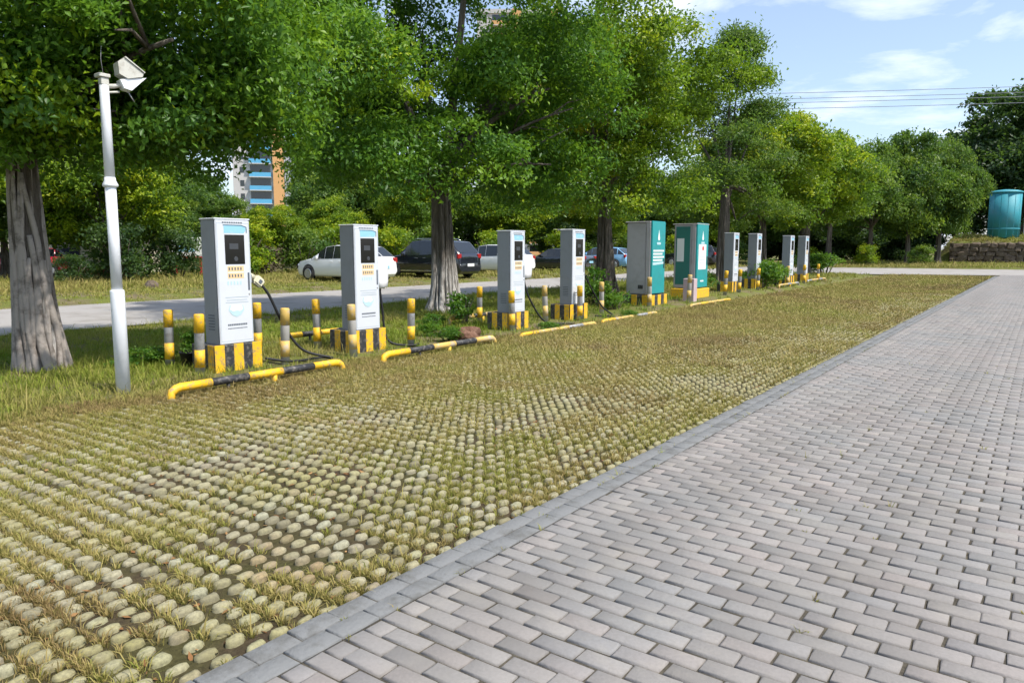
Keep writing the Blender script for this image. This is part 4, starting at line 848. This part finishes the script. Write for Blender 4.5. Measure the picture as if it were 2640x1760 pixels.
fl = MB(); fl.bm.from_mesh(MB().prism([(-0.12, 0.16), (-0.03, 0.22), (0.22, 0.05), (0.20, 0.0), (0.0, -0.05), (-0.11, 0.0)], 'x', -0.11, 0.11).mesh('_')); bmesh.ops.transform(fl.bm, matrix=Mx, verts=fl.bm.verts)
fh = fl.build('floodlight', M_LAMP, pole)
g2 = MB(); g2.bm.from_mesh(MB().prism([(-0.03, 0.225), (0.23, 0.055), (0.235, 0.065), (-0.02, 0.24)], 'x', -0.13, 0.13).mesh('_')); bmesh.ops.transform(g2.bm, matrix=Mx, verts=g2.bm.verts); g2.build('hood', M_LAMP, fh)
g3 = MB(); g3.bm.from_mesh(MB().prism([(-0.10, -0.07), (0.26, 0.0), (0.05, -0.20), (-0.05, -0.18)], 'x', -0.09, 0.09).mesh('_')); bmesh.ops.transform(g3.bm, matrix=Mx, verts=g3.bm.verts); g3.build('lower_panel', M_POLE, pole)
MB().tube([(0.08, 0.20, 3.02), (0.10, 0.23, 2.95), (0.09, 0.26, 2.92)], 0.005, 5).build('wire', M_GALV, pole)

# pot, clod of earth, stones
pt = empty('plant_pot', (-8.85, 5.22, gz(-8.85, 5.22)), 0, 'black plastic pot with a green plant behind the first bollards', 'plant pot')
MB().lathe([(0.085, 0), (0.115, 0.2), (0.125, 0.2), (0.125, 0.22), (0.105, 0.22), (0.10, 0.17)], 18).build('pot', M_RUB, pt)
o = obj('plant', S3, None, pt, (0, 0, 0.16)); o.scale = (.35, .35, .45); o.data = S3.copy(); o.data.materials.clear(); o.data.materials.append(M_WEED)
def rock(name, label, cat, x, y, sx, sy, sz, mat, seed, sub=3, rough=0.25):
    b = bmesh.new(); bmesh.ops.create_icosphere(b, subdivisions=sub, radius=1); g = np.random.default_rng(seed); o3 = g.uniform(0, 50, 3)
    for v in b.verts:
        k = 1 + rough * (float(fbm(np.array([v.co.x * 1.6 + o3[0]]), np.array([v.co.y * 1.6 + v.co.z * 2.3 + o3[1]]), seed)[0]) - 0.5) * 2
        v.co = Vector((v.co.x * sx * k, v.co.y * sy * k, max(v.co.z, -0.3) * sz * k))
    m = MB(); m.join(b); o = m.build(name, mat); o.location = (x, y, gz(x, y)); return tag(o, label, cat)
M_CLOD = soil('reddish_earth', (0.11, 0.06, 0.04), (0.20, 0.11, 0.075), (0.28, 0.17, 0.12))
rock('earth_clod', 'reddish brown lump of earth beside the weeds and second wheel stop', 'earth', -7.85, 9.62, 0.24, 0.3, 0.22, M_CLOD, 5, 3, 0.6)
rock('stone_block', 'small weathered stone on the verge left of the first charging post', 'stone', -26.3, 14.2, 0.30, 0.26, 0.30, M_STONE, 6, 2, 0.3)
M_DRY = leafmat('dry_hedge_leaf', [(0.0, (0.07, 0.055, 0.04)), (0.5, (0.13, 0.105, 0.075)), (1.0, (0.19, 0.16, 0.11))], 0.15, 0.8, 0.1)
shrub('dry_hedge', 'brown dry rounded hedge left of the white hatchback', -33.5, 24.3, 1.5, M_DRY, S1, S1t, 2.2, 0.62, None, 'hedge')

# ------------------------------------------------------------------ teal power cabinets
def cabinet(label, x, y, first):
    z = gz(x, y); e = empty('power_cabinet', (x, y, z), R(1 if first else -1), label, 'cabinet', 'teal power cabinets'); W_, D, H0, H1 = 0.42, 0.70, 0.28, 2.12
    pl = MB().box(-D - 0.05, 0.06, -W_ - 0.08, W_ + 0.08, -0.06, H0 - .02, 0.015).build('plinth', M_YEL if not first else M_BLK, e)
    if first:
        for k in (-2, 0, 2): MB().box(0.055, 0.065, k * .2 - .1, k * .2 + .1, -.06, H0 - .015, 0.003).build('yellow_stripe', M_YEL, pl)
        for k in range(2): MB().box(-.2 - k * .3, -.05 - k * .3, -W_ - .086, -W_ - .077, -.06, H0 - .016, .003).build('yellow_stripe', M_YEL, pl)
    MB().box(-D, -0.14, -W_, W_, H0, H1, 0.02, 2).build('housing', M_CABG, e)
    MB().prism([(-0.14, H0), (-0.03, H0 + .01), (-0.03, H1), (-0.14, H1)], 'y', -W_ - 0.02, W_ + 0.02).build('side_frame', M_CABG, e)
    d = MB().box(-0.03, 0.015, -W_, W_, H0 + .01, H1 + .04, 0.015, 2).build('front_door', M_TEAL, e)
    MB().prism([(-.06, 1.72), (0, 1.94), (.06, 1.72), (.04, 1.67), (-.04, 1.67)], 'x', 0.0145, 0.017).build('logo', M_PAPER, d)
    MB().box(.0145, .017, -.12, .12, 1.56, 1.62).build('logo_text', M_TEALP, d)
    if first:
        for k, zz in enumerate((1.40, 1.32, 1.24, 1.16)): MB().box(.0145, .0168, -.34, .34 - .1 * (k % 2), zz - .022, zz + .022).build('text_line', M_PAPER, d)
        MB().prism([(-.36, 1.03), (.36, 1.06), (.36, 1.12), (-.36, 1.10)], 'x', .0145, .0168).build('text_band', M_TEALP, d)
    else:
        p = MB().box(.0145, .018, -.30, .26, 0.82, 1.55).build('notice', M_PAPER, d); MB().lathe([(.07, 0), (.065, .002)], 14).build('notice_mark', M_RED, p).matrix_local = Matrix.Translation((.0178, .02, 1.43)) @ Matrix.Rotation(R(90), 4, 'Y')
        for k in range(5): MB().box(.0175, .0187, -.22, .18, 1.25 - k * .08, 1.265 - k * .08).build('notice_line', M_INK2, p)
        MB().box(.0145, .017, -.12, .12, .46, .50).build('plate_text', M_PAPER, d)
    MB().box(.013, .03, .32, .36, 0.95, 1.2, .004).build('handle', M_BLK, d)
    if first:
        v = MB().box(-.36, -.22, -W_ - .006, -W_ + .004, .42, .52).build('vent', M_BLK, e)
        MB().box(-.66, -.18, -W_ - .004, -W_ + .003, .6, 2.0, .002).build('side_panel', M_CABG, e)
    else:
        sp_ = MB().box(-.64, -.20, -W_ - .012, -W_ + .003, H0 + .1, H1 - .06, .006).build('side_door', M_TEALSHADE, e)
        MB().box(-.60, -.38, -W_ - .016, -W_ - .010, 1.05, 1.72).build('side_notice', M_PAPER, sp_)
    MB().box(-D - .04, 0.02, -W_ - .03, W_ + .03, H1 + .0, H1 + .025, .006).build('roof', M_CABG, e) if not first else MB().box(-D - .03, -.035, -W_ - .03, W_ + .03, H1, H1 + .03, .006).build('roof', M_CABG, e)
    return e
cabinet('grey power cabinet with teal front door and white text lines', -8.24, 18.0, True)
cabinet('power cabinet with shade-darkened teal side door and white front notice', -8.24, 21.05, False)
MB_ = MB().box(-.16, .16, -.12, .12, -.05, .62, .01).build('junction_box', paint('pink_grey_paint', (0.55, 0.42, 0.44), .5, (.4, .35, .35), .4, 6)); MB_.location = (-8.05, 19.75, gz(-8.05, 19.75)); tag(MB_, 'small pinkish box standing between the two teal cabinets', 'box')

# ------------------------------------------------------------------ cars (built facing -X, left side towards -Y)
def car(name, label, loc, rz, body_m, L=4.3, W_=1.74, H=1.53, kind='hatch'):
    e = empty(name, loc, rz, label, 'car', 'parked cars')
    gc = 0.2; hw = W_ / 2
    # stations along the length: x, top height, belt height, roof half width factor
    if kind == 'suv': S = [(0, .62, .62), (.06, .86, .80), (.25, .98, .95), (1.15, 1.10, 1.02), (1.9, H - .06, 1.06), (2.4, H, 1.07), (3.4, H - .02, 1.10), (4.25, H - .09, 1.13), (L - .12, 1.18, 1.12), (L - .03, .95, .90), (L, .6, .6)]
    elif kind == 'saloon': S = [(0, .55, .55), (.06, .72, .68), (.25, .82, .80), (1.25, .95, .90), (2.05, H - .05, .93), (2.5, H, .94), (3.2, H - .04, .96), (3.95, 1.06, .99), (L - .15, 1.0, .96), (L - .03, .85, .82), (L, .55, .55)]
    else: S = [(0, .55, .55), (.06, .74, .70), (.25, .86, .83), (1.0, 1.0, .93), (1.8, H - .06, .96), (2.3, H, .97), (3.1, H - .01, .99), (3.75, H - .07, 1.01), (L - .12, 1.05, 1.0), (L - .03, .85, .82), (L, .55, .55)]
    k = L / S[-1][0]; sec = []
    for (x, zt, zb) in S:
        endf = 1 - 0.16 * max(0, 1 - min(x, L - x) / 0.35); w0 = hw * endf; cab = max(0.0, (zt - zb - .10) / (H - zb)); wr = w0 * (1 - .22 * min(1, cab) - .04)
        zl = gc + (.12 if min(x, L - x) < .05 else 0)
        sec.append([(x, w0 * .86, zl), (x, w0 * .985, zl + .10), (x, w0, (zl + zb) / 2 + .08), (x, w0 * .96, zb), (x, wr, zt - .025), (x, wr * .7, zt), (x, 0, zt + .012)])
    b = MB(); n = len(sec); m = len(sec[0]); full = [s_ + [(p[0], -p[1], p[2]) for p in s_[-2::-1]] for s_ in sec]
    vs = [[b.bm.verts.new(p) for p in r] for r in full]; mm = len(full[0])
    for i in range(n - 1):
        for j in range(mm - 1):
            f = b.bm.faces.new((vs[i][j], vs[i + 1][j], vs[i + 1][j + 1], vs[i][j + 1])); f.smooth = True
        b.bm.faces.new((vs[i][mm - 1], vs[i + 1][mm - 1], vs[i + 1][0], vs[i][0]))
    b.bm.faces.new(vs[0][::-1]); b.bm.faces.new(vs[-1])
    body = b.build('body', body_m, e)
    def quad_panel(nm, a, b_, c, d, mat, par, ins=0.06, off=.006):
        P = [Vector(q) for q in (a, b_, c, d)]; ce = sum(P, Vector()) / 4; nr = (P[2] - P[0]).cross(P[3] - P[1]).normalized()
        if nr.dot(ce - Vector((L / 2, 0, .8))) < 0: nr = -nr
        Q = [q.lerp(ce, ins) for q in P]; T = [q + nr * off for q in Q]; Q = [q - nr * .01 for q in Q]
        return MB().poly([*map(tuple, Q), *map(tuple, T)], [(0, 1, 2, 3), (4, 5, 6, 7), (0, 1, 5, 4), (1, 2, 6, 5), (2, 3, 7, 6), (3, 0, 4, 7)]).build(nm, mat, par)
    for s in (1, -1):
        q = lambda i, j: (sec[i][j][0], s * sec[i][j][1], sec[i][j][2])
        for i in (3, 4, 5, 6, 7 if kind != 'saloon' else 6):
            if i == 6 and kind == 'saloon': 
                quad_panel('side_window', q(6, 3), q(7, 3), q(7, 4), q(6, 4), M_GLASS, e, .12); break
            if i in (4,): quad_panel('side_window', q(4, 3), q(5, 3), q(5, 4), q(4, 4), M_GLASS, e, .03)
            else: quad_panel('side_window', q(i, 3), q(i + 1, 3), q(i + 1, 4), q(i, 4), M_GLASS, e, .03 if i != 7 else .15)
        MB().box(-.10, .10, -.05, .05, -.06, .06, .02, 2).build('mirror', body_m, e, (sec[3][3][0] + .35, s * (hw + .06), sec[3][3][2] + .08))
        MB().box(-.02, .16, -.16, .16, -.06, .05, .02).build('headlight', M_HL, e, (0.10, s * (hw * .74), S[1][2] - .02))
        MB().box(-.10, .02, -.13, .13, -.10, .12, .02).build('tail_light', M_TL, e, (L - .06, s * (hw * .80), S[-3][2] - .10))
        for wx in (L * .185, L * .815):
            we = MB().lathe([(.20, -.10), (.31, -.10), (.325, -.07), (.325, .07), (.31, .10), (.20, .10)], 26); 
            wh = we.build('wheel', M_TYRE, e, (wx, s * (hw - .06), .325)); wh.rotation_euler = (R(-90 * s), 0, 0)
            rm = MB().lathe([(.01, .106), (.05, .110), (.06, .103), (.17, .104), (.205, .116), (.215, .09)], 22, cap=False); rr = rm.build('rim', M_RIM, wh)
            for a in range(5): rm2 = MB().box(.04, .19, -.022, .022, .104, .114, .004, 1, Matrix.Rotation(a * 2 * math.pi / 5, 4, 'Z')).build('spoke', M_RIM, wh)
            ar = MB().lathe([(.37, .0), (.37, .012)], 26); a_ = ar.build('wheel_arch', M_BLK, e, (wx, s * (hw - .012 if True else hw), .36)); a_.rotation_euler = (R(-90 * s), 0, 0)
        for i in (4, 5): MB().box(-.09, .09, -.012, .012, -.014, .014, .004).build('door_handle', body_m if kind != 'suv' else M_CHROME, e, (S[i][0] + .42, s * (hw * .99 + .01), S[i][2] - .12))
    quad_panel('windscreen', (sec[3][4][0], sec[3][4][1], sec[3][4][2]), (sec[3][4][0], -sec[3][4][1], sec[3][4][2]), (sec[4][4][0], -sec[4][4][1], sec[4][4][2]), (sec[4][4][0], sec[4][4][1], sec[4][4][2]), M_GLASS, e, .06, .03)
    ri = 7 if kind != 'saloon' else 6
    quad_panel('rear_window', (sec[ri + 1][4][0], sec[ri + 1][4][1], sec[ri + 1][4][2]), (sec[ri + 1][4][0], -sec[ri + 1][4][1], sec[ri + 1][4][2]), (sec[ri][4][0], -sec[ri][4][1], sec[ri][4][2]), (sec[ri][4][0], sec[ri][4][1], sec[ri][4][2]), M_GLASS, e, .10, .03)
    MB().box(L - .05, L + .015, -.26, .26, .55, .68, .004).build('number_plate', M_BLUE if kind != 'suv' else M_PAPER, e)
    if kind == 'suv':
        for s in (1, -1): MB().tube([(2.0, s * hw * .66, H + .0), (2.15, s * hw * .68, H + .05), (3.6, s * hw * .68, H + .04), (3.8, s * hw * .66, H - .03)], .016, 6).build('roof_rail', M_CHROME, e)
        MB().box(1.0, 3.4, -hw * .99, -hw * .94, .30, .36, .01).build('sill_trim', M_CHROME, e)
    return e
def place_car(*a, x, y, **k): return car(a[0], a[1], (x, y, gz(x, y) + 0.01), k.pop('rz', 0), a[2], **k)
place_car('hatchback_car', 'white hatchback parked on the verge behind the second charging post', M_CARW, x=-27.3, y=22.2, rz=R(4), kind='hatch', L=4.5, H=1.56, W_=1.8)
place_car('estate_car', 'black sport utility car parked left of the second limewashed tree', M_CARK, x=-27.2, y=27.5, rz=R(2), kind='suv', L=4.9, W_=1.95, H=1.82)
place_car('saloon_car', 'white saloon parked behind the third charging post', M_CARW, x=-27.8, y=33.6, rz=R(3), kind='hatch', L=4.6, H=1.62, W_=1.8)
place_car('saloon_car', 'black saloon parked left of the fourth charging post', M_CARK, x=-27.5, y=39.8, rz=R(4), kind='saloon', L=4.7, H=1.46, W_=1.8)
place_car('saloon_car', 'light blue car parked behind the dark trunk by the cabinets', M_CARB, x=-27.8, y=46.5, rz=R(2), kind='hatch', L=4.4, H=1.52)
place_car('saloon_car', 'dark car glimpsed right of the second teal cabinet', M_CARK, x=-26.5, y=59.5, rz=R(2), kind='suv', L=4.6, H=1.66, W_=1.85)
place_car('saloon_car', 'red car at the far left edge beyond the road', M_CARR, x=-43.5, y=14.3, rz=R(60), kind='hatch', L=4.3, H=1.5)

# ------------------------------------------------------------------ low walls, sign, canopy in the background
M_PINK = paint('pink_wall', (0.66, 0.42, 0.46), .85, (.4, .3, .3), .5, 1.2); M_MINT = paint('mint_wall', (0.52, 0.68, 0.58), .85, (.4, .45, .4), .5, 1.2); M_CRM = paint('cream_wall', (0.72, 0.68, 0.52), .85, (.5, .45, .35), .5, 1.2)
lb = empty('low_building', (-52, 16, gz(-52, 16)), R(35.7), 'low pastel building seen behind the trees at far left', 'building')
for i, (m_, x0, x1) in enumerate(((M_MINT, -14, -5), (M_PINK, -5, 2.2), (M_CRM, 2.2, 11))):
    wl = MB().box(x0, x1 - .004, -3, 3, -.2, 3.1).build('wall', m_, lb)
    for k in range(2): 
        wx = x0 + (x1 - x0) * (k + .5) / 2; wn_ = MB().box(wx - .7, wx + .7, -3.05, -2.98, 1.0, 2.2, .02).build('window', M_GLASS, wl); MB().box(wx - .8, wx + .8, -3.10, -2.985, .9, .99).build('sill', M_CONC, wl)
MB().box(-14.4, 11.4, -3.4, 3.4, 3.1, 3.35, .03).build('roof', M_CONC, lb)
MB().box(-14.1, 11.1, -3.12, -3.02, -.2, .45).build('red_base_band', M_CARR, lb)
sg = empty('sign_board', (-34.6, 20.6, gz(-34.6, 20.6)), R(40), 'blue and white sign board on a red frame left of the first charging post', 'sign')
MB().box(-.75, .75, -.05, .05, 1.0, 1.95, .03).build('board', M_PAPER, sg); MB().box(-.5, .35, -.06, -.051, 1.25, 1.75).build('blue_print', M_BLUE, sg); MB().lathe([(.1, 0), (.09, .004)], 14).build('dark_spot', M_DKBLUE, sg).matrix_local = Matrix.Translation((0, -.0605, 1.45)) @ Matrix.Rotation(R(90), 4, 'X')
for s in (-.6, .6): MB().box(s - .05, s + .05, -.04, .04, -.1, 1.0).build('leg', M_CARR, sg)
MB().box(-.75, .75, -.045, .045, .9, .995, .01).build('red_rail', M_CARR, sg)
cp = empty('canopy', (-35.6, 60.3, gz(-35.6, 60)), R(30), 'flat white canopy on thin posts behind the fourth charging post', 'canopy')
MB().box(-2.6, 2.6, -2, 2, 3.1, 3.25, .03).build('roof', M_WHITE, cp)
for sx in (-2.4, 2.4):
    for sy in (-1.8, 1.8): MB().tube([(sx, sy, -.1), (sx, sy, 3.1)], .06, 8).build('post', M_WHITE, cp)
# right hand side: rubble wall, tank, wires
rw = empty('rubble_wall', (-2, 91.0, 0), 0, 'brown rubble retaining wall below the cyan tank', 'wall')
MB().box(-6.4, 16, -.2, .35, -.3, 2.15).build('core', M_STONE, rw)
g = random.Random(3); rocks = []
for k in range(3):
    b = bmesh.new(); bmesh.ops.create_cube(b, size=1); bmesh.ops.bevel(b, geom=b.edges[:], offset=.18, segments=1, affect='EDGES')
    for v in b.verts: v.co += Vector((g.uniform(-.08, .08),) * 3)
    m = MB(); m.join(b); me = m.mesh('stone'); me.materials.append(M_STONE); rocks.append(me)
for r_ in range(5):
    xx = -6.4 + g.uniform(0, .4)
    while xx < 10:
        w_ = g.uniform(.5, 1.1); o = bpy.data.objects.new('stone', rocks[g.randint(0, 2)]); COL.objects.link(o); o.parent = rw
        o.location = (xx + w_ / 2, -.25 + g.uniform(-.05, .05), .16 + r_ * .43 + g.uniform(-.04, .04)); o.scale = (w_ * 1.02, .45, g.uniform(.4, .6)); o.rotation_euler = (g.uniform(-.2, .2), g.uniform(-.25, .25), g.uniform(-.2, .2)); xx += w_
tk = empty('water_tank', (-4.0, 96.0, gz(-4, 96) - .05), 0, 'large cyan cylindrical water tank on the bank at right', 'tank')
MB().lathe([(1.46, 0), (1.46, 4.75)], 40).build('shell', M_TANK, tk)
for k in range(14):
    a = k * 2 * math.pi / 14; MB().box(1.455, 1.472, -.02, .02, .1, 4.7, .006, 1, Matrix.Rotation(a, 4, 'Z')).build('seam', M_TANK, tk)
MB().lathe([(1.46, 4.72), (1.56, 4.74), (1.56, 4.86), (1.1, 5.02), (.3, 5.12)], 40).build('lid', M_TANK, tk); MB().lathe([(1.47, .9), (1.49, .92), (1.49, 1.0), (1.47, 1.02)], 40).build('hoop', M_TANK, tk)
M_WIRE = flat('wire_grey', (.16, .17, .22), .6)
for i, (dz, dy) in enumerate(((1.05, 0.0), (0.75, .7), (.35, 0.1), (0.0, .7))):
    A = Vector((-48, 43.8 + dy, 12.3 + dz)); B_ = Vector((30, 84.4 + dy, 12.3 + dz)); o0 = A
    pts = [A.lerp(B_, t) - A - Vector((0, 0, 2.2 * t * (1 - t))) + Vector((0, 0, .55)) for t in [k / 40 for k in range(41)]]
    MB().tube(pts, .02, 5).build('power_line', M_WIRE, None, A)
    tag([o for o in COL.objects if o.name.startswith('power_line')][-1], ('topmost', 'second', 'third', 'lowest')[i] + ' of the four thin power lines crossing the sky', 'power line', 'power lines')
for (x, y, lab) in ((-48, 44.1, 'concrete power pole hidden in the wood'), (30, 84.7, 'concrete power pole beyond the right edge')):
    up = empty('power_pole', (x, y, gz(x, y)), R(27), lab, 'power pole', 'power poles'); MB().lathe([(.20, -.2), (.12, 14.2)], 14).build('pole', M_CONC, up); MB().box(-.06, .06, -.9, .9, 13.0, 13.15).box(-.06, .06, -.9, .9, 12.4, 12.5).build('crossarm', M_GALV, up)

# ------------------------------------------------------------------ apartment towers
M_TW = paint('tower_white', (0.50, 0.48, 0.48), .8, (.45, .42, .42), .4, .15); M_TO = paint('tower_orange', (0.62, 0.34, 0.14), .8, (.5, .3, .15), .4, .15); M_TB = paint('tower_blue', (0.10, 0.38, 0.62), .6, (.1, .3, .5), .3, .2); M_TG = paint('tower_grey', (0.40, .40, .44), .8, (.3, .3, .3), .3, .2)
def tower(label, x, y, rz, floors, blue):
    e = empty('apartment_tower', (x, y, -1), rz, label, 'building', 'apartment towers'); H = floors * 3.0 + 1
    MB().box(-10, 10, 0, 12, 0, H).build('wall', M_TW, e)
    MB().box(-1.2, 1.2, -.7, .05, 0, H + 1).build('orange_pier', M_TO, e); MB().box(8.2, 10.3, -.7, .05, 0, H + 1).build('orange_pier', M_TO, e); MB().box(1.3, 3.0, -.4, .04, 0, H).build('grey_pier', M_TG, e)
    MB().box(-10.3, 10.3, -.3, 12.3, H, H + 1).build('parapet', M_TW, e)
    bal = MB().box(-2.35, 2.35, -1.3, 0, 0, .95).mesh('balcony'); bal.materials.append(M_TB if blue else M_TO); rec = MB().box(-2.2, 2.2, -.08, .02, 1.0, 2.65).mesh('balcony_door'); rec.materials.append(M_GLASS)
    slab = MB().box(-2.4, 2.4, -1.35, -.001, -.2, -.003).mesh('slab'); slab.materials.append(M_TW); win = MB().box(-.45, .45, -.06, .02, .9, 2.2).mesh('window'); win.materials.append(M_GLASS)
    for f in range(floors):
        z = 1 + f * 3.0
        for cx_ in (-4.0, 5.6):
            for nm, me in (('balcony', bal), ('balcony_door', rec), ('slab', slab)): obj(nm, me, None, e, (cx_, 0, z))
        obj('window', win, None, e, (-8.0, 0, z))
tower('tall apartment tower with blue balconies seen between the left trees', -145.5, 110.1, R(50), 24, True)
tower('orange banded apartment tower glimpsed behind the middle tree', -112, 158, R(36), 20, False)
